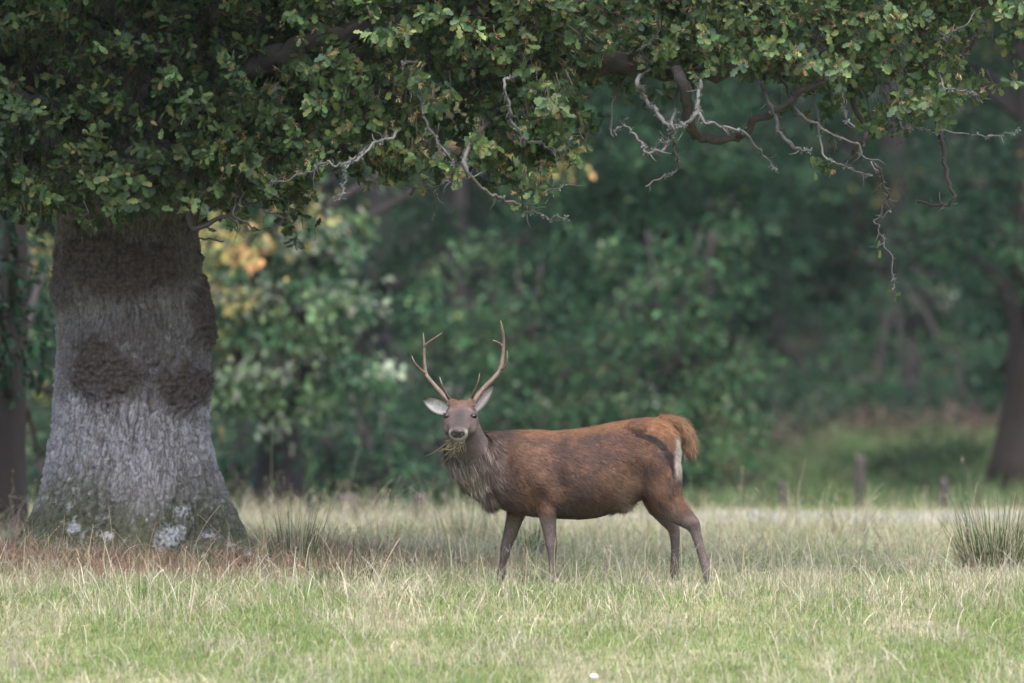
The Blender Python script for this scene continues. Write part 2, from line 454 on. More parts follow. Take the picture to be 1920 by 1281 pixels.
# darker trees further back on the left and middle
DK = [.85, .13, .02, .0, 0, .0]
for (cx, Y, lab) in [(700, 82, "dark tree between the yellowing maple and the antlers"), (860, 88, "shadowed tree standing deeper in the wood behind the antlers"), (560, 86, "dark green tree behind the yellowing maple")]:
    b = []
    for q in range(26):
        b.append(B(cx + rng.normal(0, 105), rng.uniform(-160, 840), Y + rng.normal(0, 1.2), rng.uniform(.6, 1.), rng.uniform(.4, .7)))
    make_tree("woodland_tree", lab, at(cx, 0, Y * KF)[:2], .22, 7.0, b, PAL, DK, leaf=.1, clump=.36, nclump=38, nleaf=32, over=9, barkc=(.07, .06, .06))
# big trunk at the far side of the lane
b = [B(1880, 560, 70, .5, .3), B(1925, 400, 67, .5, .4), B(1900, 500, 67, .35, .25), B(1950, 300, 67, .6, .4), B(1960, 450, 70.5, 1., .7), B(1850, 420, 71, .7, .4), B(1990, 250, 70.5, 1.2, .9), B(1830, 60, 70, .7, .5, .6, [.1, .4, .4, .25, 0, 0]), B(1900, 120, 71, .8, .5, .6, [.2, .4, .3, .12, 0, 0]),
     B(1760, 100, 71, .7, .5, .6, [.2, .4, .3, .15, 0, 0]), B(1640, 60, 71.5, .8, .5, .6, [.2, .4, .3, .15, 0, 0]), B(1760, 440, 72, .7, .35), B(1870, 700, 71, .35, .3), B(2050, 560, 70.5, 1, .8)]
make_tree("beech_tree", "stout dark trunk standing beside the lane above the grassy bank", at(1932, 0, 69.2 * KF)[:2], .40, 6.0, b, PAL, [.52, .4, .08, .004, 0, .02], leaf=.09, nclump=38, nleaf=30, barkc=(.040, .033, .029), over=9)
# layered tree above the bank
b = [B(1640, 650, 94, 1.0, .35), B(1720, 600, 93, 1.1, .35), B(1780, 680, 92.5, .9, .35), B(1690, 720, 92, 1., .35), B(1640, 755, 92, .6, .3), B(1560, 690, 94, .6, .3), B(1830, 650, 93, .7, .35), B(1600, 560, 95, 1.2, .4), B(1740, 520, 94, 1.2, .4), B(1550, 490, 95, 1.1, .45), B(1660, 430, 95, 1.2, .45),
     B(1800, 450, 94, 1., .4), B(1480, 420, 95, 1., .5), B(1580, 330, 95, 1.2, .5), B(1720, 330, 95, 1.2, .5), B(1650, 200, 95, 1.4, .7), B(1500, 250, 96, 1.2, .6), B(1780, 200, 96, 1.2, .6), B(1600, 60, 96, 1.6, .8)]
make_tree("layered_tree", "spreading tree with drooping layered boughs above the grassy bank", at(1690, 0, 95 * KF)[:2], .3, 9.0, b, PAL, [.66, .28, .05, .002, 0, .01], leaf=.1, clump=.34, nclump=34, nleaf=32, droop=.9, barkc=(.05, .044, .046), over=12)
# low dark undergrowth below the trees
UG = [(430, 905, 63, "dark bramble bush at the foot of the yellowing maple"), (640, 900, 64, "dark undergrowth bush between the maple and the fence post"), (740, 930, 63, "low dark bush behind the leaning fence post"), (560, 850, 68, "shaded holly bush deeper under the yellowing maple"), (820, 880, 66, "shaded bush before the chest of the stag"), (90, 930, 66, "shaded bush between the slim tree and the oak"), (20, 880, 70, "dim bush behind the slim grey trunk"), (60, 620, 74, "tall dark shrub filling the gap between the slim trunk and the oak"), (20, 760, 72, "dark shrub behind the slim trunk"), (1440, 800, 84, "brown tinged bush at the top of the bank behind the rump"), (1530, 770, 92, "dim bush at the top of the bank beyond the tall fence post"), (1610, 790, 90, "low dim bush on the crest of the bank"), (1730, 770, 91, "dim bush under the layered tree"), (1830, 790, 88, "dim bush on the bank beside the stout trunk"), (1500, 680, 96, "tall dim bush in the hollow behind the bank"), (1850, 700, 97, "tall dim bush behind the stout trunk by the lane"), (700, 780, 74, "dark tall shrub behind the fence posts"), (480, 800, 76, "dark tall shrub far behind the maple trunk")]
for (px_, py_, Y_, lab) in UG:
    b = [B(px_ + rng.normal(0, 55), py_ + rng.normal(5, 32), Y_ + rng.normal(0, .5), rng.uniform(.4, .65), rng.uniform(.3, .5)) for q in range(8)]
    make_tree("undergrowth_bush", lab, at(px_, 0, Y_ * KF)[:2], .05, 1.3, b, PAL, [.66, .29, .04, .002, 0, .02], leaf=.085, clump=.3, nclump=44, nleaf=30, stems=3, cat="bush", barkc=(.06, .05, .05))
# bracken turning brown on the bank
for (px_, py_, Y_, lab) in [(1475, 835, 80, "brown bracken patch on the bank just past the rump of the stag"), (1550, 800, 86, "wide brown bracken patch near the crest of the bank"), (1660, 790, 87, "faded bracken patch under the layered tree"), (1800, 795, 87, "dull bracken patch by the stout trunk"), (1390, 900, 70, "greenish bracken at the foot of the tall bush")]:
    b = [B(px_ + rng.normal(0, 40), py_ + rng.normal(8, 14), Y_ + rng.normal(0, .8), rng.uniform(.35, .6), rng.uniform(.12, .22)) for q in range(7)]
    make_tree("bracken", lab, at(px_, 0, Y_ * KF)[:2], .02, .4, b, [(.09, .07, .055), (.13, .10, .075), (.06, .055, .045), (.06, .09, .045)], [.3, .25, .25, .2] if py_ < 890 else [.1, .1, .2, .6], leaf=.09, clump=.24, nclump=50, nleaf=26, stems=3, cat="bracken", barkc=(.09, .07, .06))
# wood behind: rows of tall dark trees
k = 0
WHERE = ["where the wood begins behind the oak", "behind the yellowing maple", "deep behind the antlers", "behind the rounded bush", "behind the tall bush at the rump", "above the brown edge of the bank",
         "behind the layered tree", "behind the stout trunk by the lane", "at the edge of the wood past the lane"]
KIND = ["tall shadowed wood tree", "dim straight wood tree"]
for row, (Y, step) in enumerate([(136, 3.7), (156, 3.9)]):
    X = -14.5 + row * 1.8
    kk = 0
    while X < 18 and kk < 9:
        b = []
        top = 13 if row == 0 else 16
        z0 = float(gz(np.array([X]), np.array([Y]))[0])
        for q in range(20 if row == 0 else 22):
            zz = z0 + rng.uniform(1.4 if row == 0 else .4, top)
            b.append((np.array([X + rng.normal(0, 1.4), Y + rng.normal(0, 1.2), zz]), rng.uniform(1., 1.6), 1.3, rng.uniform(.7, 1.1)))
        make_tree("woodland_tree", KIND[row] + " " + WHERE[kk], (X, Y), .2, top / KF, b, PAL, [.9, .09, .01, .0, 0, .0], leaf=.17, clump=.45, nclump=22, nleaf=26, barkc=(.05, .045, .047), over=8, group="trees of the wood behind the meadow")
        X += step; kk += 1
# ------------------------------------------------------------------ the oak
oak = empty("oak_tree", (OAK[0], OAK[1], 0.1))
tag(oak, "massive old oak with burred grey trunk and leafy lichen hung boughs", "oak tree")
YO = 48.0
prof = np.array([  # photo row, edges of the trunk
    (-260, 95, 400), (0, 60, 420), (200, 70, 400), (330, 95, 380), (430, 110, 368), (480, 106, 370), (540, 106, 378), (580, 108, 386), (640, 108, 392), (700, 108, 389), (760, 105, 388), (820, 98, 392),
    (880, 88, 405), (940, 70, 426), (1000, 40, 446), (1040, 2, 470), (1075, -30, 500), (1110, -50, 520)], float)
zz = H + (HOR - prof[:, 0]) / F * YO
xl = (prof[:, 1] - 960) / F * YO; xr = (prof[:, 2] - 960) / F * YO
order = np.argsort(zz); zz, xl, xr = zz[order], xl[order], xr[order]
NR, NC = 620, 560
zr = np.linspace(zz[0], zz[-1], NR)
# smooth interpolation of the profile
def smooth_interp(z, zs, v):
    y = np.interp(z, zs, v); k = np.ones(25) / 25
    return np.convolve(np.pad(y, 12, mode='edge'), k, 'valid')
L_, R_ = smooth_interp(zr, zz, xl), smooth_interp(zr, zz, xr)
cx = (L_ + R_) / 2; rx = (R_ - L_) / 2
rx = np.minimum(rx, 1.25)
a = np.linspace(0, 2 * math.pi, NC, endpoint=False)
A_, Z_ = np.meshgrid(a, zr)
RX = np.repeat(rx[:, None], NC, 1); CX = np.repeat(cx[:, None], NC, 1)
low = sstep(1.0, 0.0, Z_)
butt = 0.30 * low * (np.cos(5 * A_ + 0.6) * 0.6 + np.cos(3 * A_ - 0.9) * 0.5 + 0.25 * np.cos(9 * A_))
depth = np.where(np.abs(RX) > 0, np.minimum(RX, 0.62 + 0.5 * (RX - .62)), RX)
ca, sa = np.cos(A_), np.sin(A_)
Xw = CX + RX * ca * (1 + butt * 0.30); Yw = YO + depth * sa * (1 + butt)
Nrm = nrm(np.stack([ca, sa, 0 * ca], -1).reshape(-1, 3))
Pw = np.stack([Xw, Yw, Z_], -1).reshape(-1, 3)
# burrs, given where they show on the trunk face
PX = 960 + Pw[:, 0] / YO * F; PY = HOR - (Pw[:, 2] - H) / YO * F
front = sstep(0.35, -0.2, Nrm[:, 1])
burr = np.zeros(len(Pw))
wob = fbm(Pw * 3.0, 3); wob2 = fbm(Pw * 9.0, 3)
for (bx, by, rx_, ry_, h_) in [(130, 535, 50, 50, .05), (235, 500, 150, 80, .07), (385, 590, 34, 72, .07), (205, 705, 78, 66, .07), (345, 728, 50, 58, .075), (265, 670, 70, 40, .03), (240, 640, 105, 60, .03), (330, 470, 60, 60, .03), (110, 470, 40, 40, .03)]:
    d = np.hypot((PX - bx) / rx_, (PY - by - 45 * wob - 20 * wob2) / ry_) + 0.45 * wob + .35 * wob2
    burr = np.maximum(burr, (1 - sstep(0.45, 1.05, d)) * h_)
burr *= front
bm_ = np.clip(burr / 0.06, 0, 1)
# bark relief: broken upright plates parted by furrows
Aarc = A_.ravel() * 0.68
def worley(u, v, seed):
    iu, iv = np.floor(u).astype(np.int64), np.floor(v).astype(np.int64)
    f1 = np.full(len(u), 9.); f2 = np.full(len(u), 9.); idc = np.zeros(len(u))
    for du in (-1, 0, 1):
        for dv in (-1, 0, 1):
            cu, cv = iu + du, iv + dv
            h = _perm[(_perm[(cu + seed) & 255] + cv) & 255]; h2 = _perm[(h + 77) & 255]
            d = np.hypot(cu + .12 + .76 * h / 255. - u, cv + .12 + .76 * h2 / 255. - v)
            nf = d < f1
            f2 = np.where(nf, f1, np.minimum(f2, d)); idc = np.where(nf, h / 255., idc); f1 = np.minimum(f1, d)
    return f1, f2, idc
wx = fbm(np.stack([Aarc * 5, Pw[:, 2] * 2.2, 0 * Aarc], 1), 3)
wx2 = fbm(np.stack([Aarc * 16, Pw[:, 2] * 9, 0 * Aarc + 7], 1), 2)
f1, f2, cid = worley(Aarc * 40 + wx * 2.6 + wx2 * .9, Pw[:, 2] * 11 + wx * 2.0 + wx2 * .9 + Aarc * 2.0, 5)
plate = .35 + .65 * sstep(.0, .42, f2 - f1)
f1b, f2b, cidb = worley(Aarc * 52 + wx2, Pw[:, 2] * 26 + wx2, 19)
crack = sstep(.02, .25, f2b - f1b)
long_ = np.clip(1 - np.abs(perlin(np.stack([Aarc * 17 + wx * 1.8, Pw[:, 2] * 2.6, 0 * Aarc + 3], 1))) * 2.2, 0, 1)
ridge = plate * (.6 + .4 * cid) * (1 - .55 * long_) * (.75 + .25 * crack)
fine = fbm(Pw * 26, 3)
knob = fbm(Pw * 17, 3); knob2 = worley(Aarc * 24 + wob, Pw[:, 2] * 26 + wob * 2, 40)[0]
lump = fbm(Pw * np.array([2.4, 2.4, 1.5]) + 5, 3)
disp = (1 - .8 * bm_) * (0.034 * ridge - .022 * long_) + bm_ * (0.030 * knob + .03 * (.6 - knob2)) + 0.007 * fine + 0.03 * lump + burr
Pw = Pw + Nrm * disp[:, None]
# colour: grey bark, brown burrs, moss and pale lichen
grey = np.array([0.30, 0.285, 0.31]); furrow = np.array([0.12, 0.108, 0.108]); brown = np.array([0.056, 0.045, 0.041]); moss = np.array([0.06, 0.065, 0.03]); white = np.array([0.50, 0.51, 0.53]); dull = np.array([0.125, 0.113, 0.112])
tr = sstep(0.08, 0.5, ridge)[:, None] * (.72 + .5 * cid[:, None])
c = furrow * (1 - tr) + grey * tr  # furrows darker than plates: mild cavity shade put into the colour
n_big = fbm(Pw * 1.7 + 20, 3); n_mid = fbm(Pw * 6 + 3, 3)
up = sstep(1.5, 2.35, Pw[:, 2] + 0.25 * n_big)[:, None]       # shade under the crown, painted into the upper stem
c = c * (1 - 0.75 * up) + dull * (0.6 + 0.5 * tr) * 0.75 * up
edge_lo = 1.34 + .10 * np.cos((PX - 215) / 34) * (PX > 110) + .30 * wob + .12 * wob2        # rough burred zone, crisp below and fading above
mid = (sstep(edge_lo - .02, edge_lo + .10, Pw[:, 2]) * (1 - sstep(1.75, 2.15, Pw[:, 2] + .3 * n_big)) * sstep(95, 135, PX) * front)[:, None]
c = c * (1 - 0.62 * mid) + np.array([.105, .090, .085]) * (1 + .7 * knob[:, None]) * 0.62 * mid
c = c * (1 - 0.85 * bm_[:, None]) + brown * (.75 + 1.1 * np.clip(.7 - knob2, 0, 1) + .6 * knob)[:, None] * 0.85 * bm_[:, None]
mo = sstep(1.0, 0.42, Pw[:, 2] - 0.35 * n_big - .12 * n_mid + .05)[:, None] * 0.85
c = c * (1 - mo) + moss * (1 + fine[:, None] * .7) * mo
li = .6 * sstep(0.22, 0.5, fbm(Pw * 15 + 70, 3) + 0.25 * n_big) * (1 - bm_) * (1 - sstep(1.5, 2.2, Pw[:, 2]))
for (bx, by, rx_, ry_) in [(325, 1000, 22, 24), (400, 1012, 18, 16), (212, 998, 16, 11), (150, 985, 12, 12), (345, 955, 14, 10)]:
    d = np.hypot((PX - bx) / rx_, (PY - by) / ry_) + 1.0 * n_mid + 1.3 * fine + .5 * (cid - .5)
    li = np.maximum(li, (1 - sstep(0.6, 1.0, d)) * front * 1.2)
li = np.clip(li, 0, 1)[:, None]
li = li * sstep(-.5, .1, fine + .6 * (cid - .4))[:, None]
c = c * (1 - 0.72 * li) + white * 0.72 * li
c = np.clip(c * (1 + 0.25 * fine[:, None]), 0.01, 0.8)
i = np.arange(NR - 1)[:, None] * NC; j = np.arange(NC)[None]; k = (j + 1) % NC
Q = np.stack([i + j, i + k, i + NC + k, i + NC + j], -1).reshape(-1, 4)
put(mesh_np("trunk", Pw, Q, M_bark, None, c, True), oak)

# surface roots
def root_part(pts, r0):
    P_ = spline([(*at(px, py, Y),) for px, py, Y in pts], 26)
    P_[:, 2] = gz(P_[:, 0], P_[:, 1]) + np.linspace(0.0, -0.03, 26)
    P_ = spline(P_, 90)
    V, Q, C = tube(P_, np.linspace(r0, r0 * .3, 90) * (1 + .3 * perlin(P_ * 6)), 40, ref=(0, 0, 1), ell=.75)
    nz = fbm(V * np.array([10, 10, 10]), 4)
    V = V + nz[:, None] * np.array([.035, .035, .035]) + fbm(V * 40, 3)[:, None] * .012
    t = sstep(-.1, .3, fbm(V * 14 + 5, 3))[:, None]
    c = moss * (1 - t) + np.array([.12, .105, .1]) * t
    t2 = sstep(.3, .45, fbm(V * 11 + 50, 3))[:, None]
    put(mesh_np("root", V, [Q, C], M_bark, None, c * (1 - t2) + white * t2 * .7, True), oak)
root_part([(390, 1000, 47.4), (450, 1040, 47.0), (490, 1060, 46.7), (560, 1090, 46.2)], .16)
root_part([(110, 1030, 47.3), (50, 1050, 46.9), (-10, 1070, 46.6)], .15)
root_part([(360, 1045, 47.2), (395, 1070, 46.6), (410, 1085, 46.1)], .12)

# ---- boughs
barkc = np.array([.065, .058, .056])
def bough(P_, R0, n=11, name="branch", lich=0.0, wig=0.012, colr=barkc, seg=None, spurs=0):
    seg = seg or max(12, int(len(P_) * 8))
    P_ = spline(P_, seg); ln = np.linalg.norm(np.diff(P_, axis=0), axis=1).sum()
    s = np.linspace(0, 1, seg)
    ph = rng.uniform(0, 99, 3)
    P_[1:] += np.stack([perlin(np.stack([s * ln * 7 + ph[q], s * 0, s * 0 + q], 1)) for q in range(3)], 1)[1:] * wig
    R = (R0[0] + (R0[1] - R0[0]) * s) * (1 + (.22 if R0[0] < .06 else .08) * perlin(np.stack([s * ln * 14 + ph[0], s * 0, s * 0], 1)))
    V, Q, C = tube(P_, R, n)
    nz = fbm(V * (35 if R0[0] < .06 else np.array([14, 30, 30])), 3)
    ctr = np.vstack([np.repeat(P_, n, 0), P_[:1], P_[-1:]])
    V = ctr + (V - ctr) * (1 + (.35 if R0[0] < .06 else .2) * nz[:, None])
    t = sstep(.3 - lich, .55 - lich, fbm(V * 30 + 9, 3) + .1)[:, None] * min(.75, lich * 1.0)
    c = np.clip(colr * (1 + .5 * nz[:, None]), .01, .5) * (1 - t) + np.array([.15, .155, .155]) * t
    if spurs:
        ps, cs_ = [(V, [Q, C])], [c]
        for q in range(spurs):
            k0 = int(rng.uniform(.25, .98) * (seg - 1)); d0 = rand_dir(1)[0]; tq = nrm(P_[min(k0 + 1, seg - 1)] - P_[max(k0 - 1, 0)])
            d0 = nrm(nrm(d0 - (d0 * tq).sum() * tq) + .55 * tq + np.array([0, 0, -.15])); ln0 = rng.uniform(.03, .13)
            d1 = nrm(d0 + rand_dir(1)[0] * .6)
            pp = np.array([P_[k0], P_[k0] + d0 * ln0 * .5, P_[k0] + d0 * ln0 * .5 + d1 * ln0 * .5])
            v2, q2, c2 = tube(pp, np.array([.5, .32, .16]) * min(R[k0], .011) + .0012, 5)
            ps.append((v2, [q2, c2])); cs_.append(np.repeat((colr * .4 + np.array([.13, .13, .13]) * .6)[None] * rng.uniform(.5, 1.2), len(v2), 0))
        V, FS = merge(ps); c = np.vstack(cs_)
    else: FS = [Q, C]
    o = put(mesh_np(name, V, FS, M_twig, None, c, True), oak)
    if lich > 0.05:
        m = int(ln * 400 * lich); q = rng.integers(0, seg, m)
        dens = perlin(np.stack([s[q] * ln * 5 + ph[1], 0 * q, 0 * q], 1)); q = q[dens > .05]; m = len(q)
        if m < 3: return P_, R
        dd = rand_dir(m); pos = P_[q] + dd * R[q][:, None] * .8
        cc = np.array([.14, .155, .14]) * np.exp(rng.normal(0, .25, (m, 1)))
        V2, F2, c2 = leaves_mesh(pos, frames(nrm(dd + rand_dir(m) * .6), rand_dir(m)), rng.uniform(.01, .028, m), cc, RHOMB)
        l = mesh_np("lichen", V2, F2, M_lichen, o, c2); l["kind"] = "stuff"
    return P_, R

# the long bough that carries the hanging foliage, and limbs rising out of view
MAIN = [(330, 300, 48.0), (480, 235, 47.6), (640, 190, 47.1), (900, 150, 46.7), (1150, 120, 46.4), (1300, 135, 46.3), (1480, 110, 46.3), (1700, 60, 46.2), (1930, -30, 46.2)]
mp, mr = bough([at(*q) for q in MAIN], (.14, .03), 28, lich=.12, wig=.05, seg=120)
mp2, _ = bough([at(*q) for q in [(300, 250, 47.6), (420, 160, 46.9), (560, 90, 46.3), (760, 40, 45.7), (1000, 0, 45.4)]], (.13, .04), 12, lich=.12, wig=.05, seg=80)
mp3, _ = bough([at(*q) for q in [(200, 280, 47.6), (160, 230, 47.0), (100, 200, 46.6), (0, 170, 46.3)]], (.11, .03), 12, wig=.04, seg=60)
mp4, _ = bough([at(*q) for q in [(260, 300, 47.5), (330, 280, 46.9), (400, 270, 46.5), (520, 270, 46.2)]], (.07, .012), 10, wig=.04, seg=60)
mp5, _ = bough([at(*q) for q in [(130, 200, 48.0), (0, 90, 47.5), (-160, 0, 47.0)]], (.2, .06), 12, wig=.05, seg=60)
for q in [[(-3.2, 48, 4.2), (-4.4, 49.2, 6.5), (-6.0, 50.5, 8.6)], [(-2.9, 48.2, 4.4), (-1.8, 49.5, 6.6), (0.2, 51, 8.4)], [(-3, 48, 4.8), (-3.2, 47.6, 7), (-3.0, 47.2, 9.5)], [(-2.9, 48, 4.6), (-1.0, 47.4, 6.2), (1.6, 46.6, 7.6), (3.6, 46, 8.2)], [(-3.4, 48, 4.6), (-5.5, 47.4, 6), (-7.6, 47, 7)]]:
    bough(np.array(q, float), (.26, .06), 12, wig=.05, seg=50)
SPINE = np.vstack([mp, mp2, mp3, mp4, mp5])

# boughs and dead twigs traced from the photograph: (points, depth, base radius, tip radius, lichen amount)
TW = [
    ([(765, 118), (761, 144), (772, 169), (790, 187), (793, 215), (811, 248), (826, 273), (847, 305), (847, 334), (819, 355), (817, 391), (808, 417)], 45.6, .021, .007, .4),
    ([(811, 197), (833, 187), (858, 172), (898, 180)], 45.9, .028, .014, .15),
    ([(740, 255), (704, 266), (678, 294), (660, 302), (639, 309), (610, 305), (589, 318), (560, 329), (505, 346)], 45.4, .022, .006, .8),
    ([(657, 305), (646, 345), (637, 373), (623, 372)], 45.4, .014, .005, .8),
    ([(946, 150), (953, 187), (959, 223), (973, 248), (991, 266), (1016, 268), (1038, 284), (1063, 278), (1072, 262)], 45.5, .019, .006, .6),
    ([(870, 300), (905, 354), (933, 370), (966, 382), (998, 397), (1027, 408), (1066, 409)], 45.3, .030, .005, .4),
    ([(1020, 360), (1041, 355), (1077, 345)], 45.3, .007, .004, .3),
    ([(1195, 150), (1205, 178), (1223, 201), (1247, 232), (1270, 239)], 45.6, .024, .018, .7),
    ([(1149, 251), (1167, 233), (1185, 248), (1203, 269), (1213, 284), (1239, 282), (1258, 262)], 45.7, .010, .014, .5),
    ([(1312, 150), (1310, 173), (1308, 206), (1326, 230), (1359, 239), (1397, 248), (1420, 281), (1439, 300), (1455, 322)], 45.6, .025, .009, .6),
    ([(1308, 206), (1289, 230), (1268, 239)], 45.6, .022, .020, .6),
    ([(1275, 140), (1289, 197), (1289, 225), (1300, 248), (1326, 260), (1378, 257), (1397, 248), (1425, 220), (1462, 206), (1500, 173), (1547, 155), (1589, 145)], 45.8, .050, .022, .1),
    ([(1261, 236), (1261, 262), (1270, 295), (1268, 318), (1242, 333), (1209, 349)], 45.6, .020, .007, .45),
    ([(1261, 255), (1237, 269), (1214, 290), (1209, 284)], 45.6, .012, .006, .5),
    ([(1440, 190), (1453, 220), (1464, 253), (1490, 276), (1518, 285)], 45.7, .026, .016, .4),
    ([(1500, 215), (1533, 234), (1561, 253), (1603, 269), (1622, 295), (1647, 314), (1657, 347), (1664, 372), (1645, 407), (1643, 424), (1659, 454), (1673, 492), (1675, 529), (1678, 570)], 45.5, .018, .0045, .25),
    ([(1664, 372), (1669, 392), (1664, 398)], 45.5, .005, .003, .1),
    ([(1622, 250), (1607, 276), (1589, 304)], 45.9, .024, .018, .1),
    ([(1545, 290), (1579, 309), (1603, 321), (1628, 328)], 45.6, .016, .006, .6),
    ([(1550, 140), (1561, 159), (1579, 178), (1584, 220), (1603, 241)], 45.4, .022, .007, .8),
    ([(1690, 235), (1711, 240), (1762, 246), (1828, 253), (1875, 255), (1911, 241)], 45.5, .010, .005, .5),
    ([(1755, 190), (1762, 244), (1771, 300), (1781, 347), (1786, 378), (1757, 386), (1717, 377)], 46.2, .024, .011, .1),
    ([(1856, -20), (1846, 42), (1828, 75), (1800, 112), (1797, 150)], 49.0, .040, .022, .05),
    ([(1839, 14), (1809, 42), (1785, 70), (1767, 72)], 45.6, .008, .010, .5),
    ([(1528, 30), (1575, 33), (1622, 28)], 46.6, .040, .030, .05),
    ([(1770, 160), (1795, 169), (1823, 173), (1842, 194)], 45.4, .010, .005, .7),
    ([(360, 428), (425, 402), (467, 385), (500, 375), (530, 368)], 46.0, .026, .008, 0),
    ([(365, 440), (390, 447), (416, 454)], 46.4, .010, .007, 0),
    ([(475, 388), (510, 400), (545, 412)], 45.9, .007, .004, 0),
    ([(437, 398), (462, 417), (475, 427), (508, 428)], 45.9, .009, .006, 0),
    ([(430, 402), (440, 420), (450, 432)], 45.9, .006, .004, 0),
    ([(455, 390), (448, 372), (440, 362)], 45.9, .006, .004, 0),
    ([(1200, 95), (1226, 70), (1240, 40)], 45.6, .012, .008, .3),
    ([(905, 30), (912, 70), (890, 50)], 45.3, .012, .006, .2),
]
for k_, (pts, Y, r0, r1, li_) in enumerate(TW):
    Ys = Y - (.45 if li_ > .2 else 0) + 0.25 * np.sin(np.arange(len(pts)) * .7 + k_)
    P_ = np.array([at(px, py, y_) for (px, py), y_ in zip(pts, Ys)])
    if pts[0][0] < 600 and pts[0][0] > 370: near = P_[0]
    SP_ = mp if pts[0][0] > 600 else np.vstack([mp4, mp]); d = np.linalg.norm(SP_ - P_[0], axis=1); near = SP_[np.argmin(d)]
    if d.min() > .05 and r0 > .008:
        P_ = np.vstack([near, near * .5 + P_[0] * .5 + np.array([.06 * math.sin(k_ * 2.1), .45, .04]), P_])
    bough(P_, (r0 * (.68 if li_ > .2 else 1.0), r1 * .85), 8, lich=li_, seg=len(P_) * 7, wig=.028, spurs=int(len(pts) * 1.6) if li_ > 0 else 2)

# ---- foliage: rosettes of lobed leaves through the volume of the lower crown
lowx = np.array([-150, 0, 60, 100, 180, 240, 300, 370, 410, 470, 540, 580, 640, 700, 780, 860, 930, 1000, 1040, 1075, 1100, 1125, 1200, 1290, 1330, 1400, 1450, 1500, 1560, 1620, 1700, 1760, 1830, 1910, 2080])
lowy = np.array([430, 430, 420, 395, 425, 430, 400, 420, 415, 400, 400, 355, 345, 350, 345, 325, 340, 385, 300, 285, 190, 195, 190, 150, 140, 190, 215, 235, 255, 265, 255, 240, 120, 90, 30])
nt_ = 3600
px = rng.uniform(-150, 2060, nt_); py = rng.uniform(-190, 440, nt_)
low = np.interp(px, lowx, lowy)
low2 = low - 26 + 34 * perlin(np.stack([px * .012, 0 * px, 0 * px], 1)) + 20 * perlin(np.stack([px * .04, 0 * px + 3, 0 * px], 1))
dz = low2 - py
n2 = perlin(np.stack([px * .010, py * .014, 0 * px + 4], 1)) + .5 * perlin(np.stack([px * .03, py * .035, 0 * px + 14], 1))
keep = (dz > 0) & (n2 > -.38 + 0.34 * np.exp(-dz / 90) + .10 * sstep(900, 1300, px))
for (gx, gy, ax, ay, pr) in [(255, 165, 80, 36, .5), (90, 150, 80, 45, .4), (70, 60, 100, 40, .3), (250, 60, 80, 40, .3), (850, 210, 60, 40, .7), (1010, 235, 50, 30, .5), (1700, 190, 60, 60, .6), (1700, 80, 70, 40, .6), (330, 280, 60, 26, .4), (480, 130, 60, 40, .35), (1260, 160, 60, 40, .5), (800, 300, 40, 40, .5), (1560, 40, 60, 30, .5), (1380, 150, 60, 40, .5)]:
    keep &= ~((np.hypot((px - gx) / ax, (py - gy) / ay) < 1) & (rng.uniform(size=nt_) < pr))
px, py = px[keep], py[keep]; n0 = len(px)
front_y = np.interp(px, [-150, 250, 520, 700, 2000], [45.6, 45.9, 45.6, 45.0, 45.0])
Yc = front_y + rng.beta(1.0, 1.5, n0) * 4.4
O0 = np.stack([(px - 960) / F * Yc, Yc, H + (HOR - py) / F * Yc], 1)
near0 = np.array([SPINE[np.argmin(((SPINE - p) ** 2).sum(1))] for p in O0])
sdir = nrm(nrm(O0 - near0) * .5 + nrm(rng.normal(size=(n0, 3)) * np.array([1.2, .7, .45])) * .9 + np.array([0, -.3, -.12]))
nk_ = rng.integers(4, 9, n0); sid = np.repeat(np.arange(n0), nk_)
tpos = np.concatenate([np.linspace(-1, 1, k) for k in nk_])
slen = rng.uniform(.14, .30, n0)
sdv = nrm(np.cross(sdir, np.array([0, 0, 1.]) + rng.normal(0, .3, (n0, 3))))
CP = O0[sid] + sdir[sid] * (tpos * slen[sid])[:, None] + sdv[sid] * ((np.arange(len(sid)) % 2 * 2 - 1) * (.075 * (1 - .6 * np.abs(tpos))))[:, None] + rng.normal(0, .018, (len(sid), 3))
CP[:, 2] -= .12 * ((tpos + 1) / 2) ** 2 * slen[sid]
CD = nrm(sdir[sid] * .9 + sdv[sid] * ((np.arange(len(sid)) % 2 * 2 - 1) * .5)[:, None] + np.array([0, -.2, .2]))
tone0 = np.exp(rng.normal(0, .24, n0))[sid]
# keep foliage out of the trunk
dt = np.hypot(CP[:, 0] - (-3.0), CP[:, 1] - YO) > .85
CP, CD, tone0 = CP[dt], CD[dt], tone0[dt]
# extra sprays placed singly
SPR = []
for (sx, sy, sY) in [(1900, 145, 45.2), (1870, 165, 45.3), (1905, 125, 45.3), (1840, 175, 45.3), (1085, 262, 45.3), (1095, 275, 45.3), (1660, 470, 45.5), (1680, 560, 45.5), (1545, 300, 45.5), (1530, 315, 45.5), (1560, 318, 45.5), (1650, 240, 45.3), (1680, 250, 45.3), (1670, 225, 45.3), (1630, 245, 45.4),
                     (1770, 215, 45.2), (1765, 190, 45.2), (1775, 235, 45.3), (440, 425, 45.8), (470, 425, 45.8), (455, 405, 45.8), (520, 395, 45.6), (1000, 380, 45.3), (1025, 340, 45.3), (1035, 365, 45.3), (1020, 310, 45.3), (990, 330, 45.3), (1005, 355, 45.3), (180, 425, 45.6), (150, 415, 45.6), (205, 400, 45.5)]:
    SPR.append(at(sx, sy, sY))
nspr = len(SPR)
CP = np.vstack([SPR, CP]); n = len(CP)
nearest = np.array([SPINE[np.argmin(((SPINE - p) ** 2).sum(1))] for p in CP])
tw = np.vstack([nrm(rand_dir(nspr) + np.array([0, -.5, .1])), nrm(CD + rand_dir(len(CD)) * .35)])
tone0 = np.concatenate([np.ones(nspr), tone0])
small = np.ones(n); small[6:8] = .0
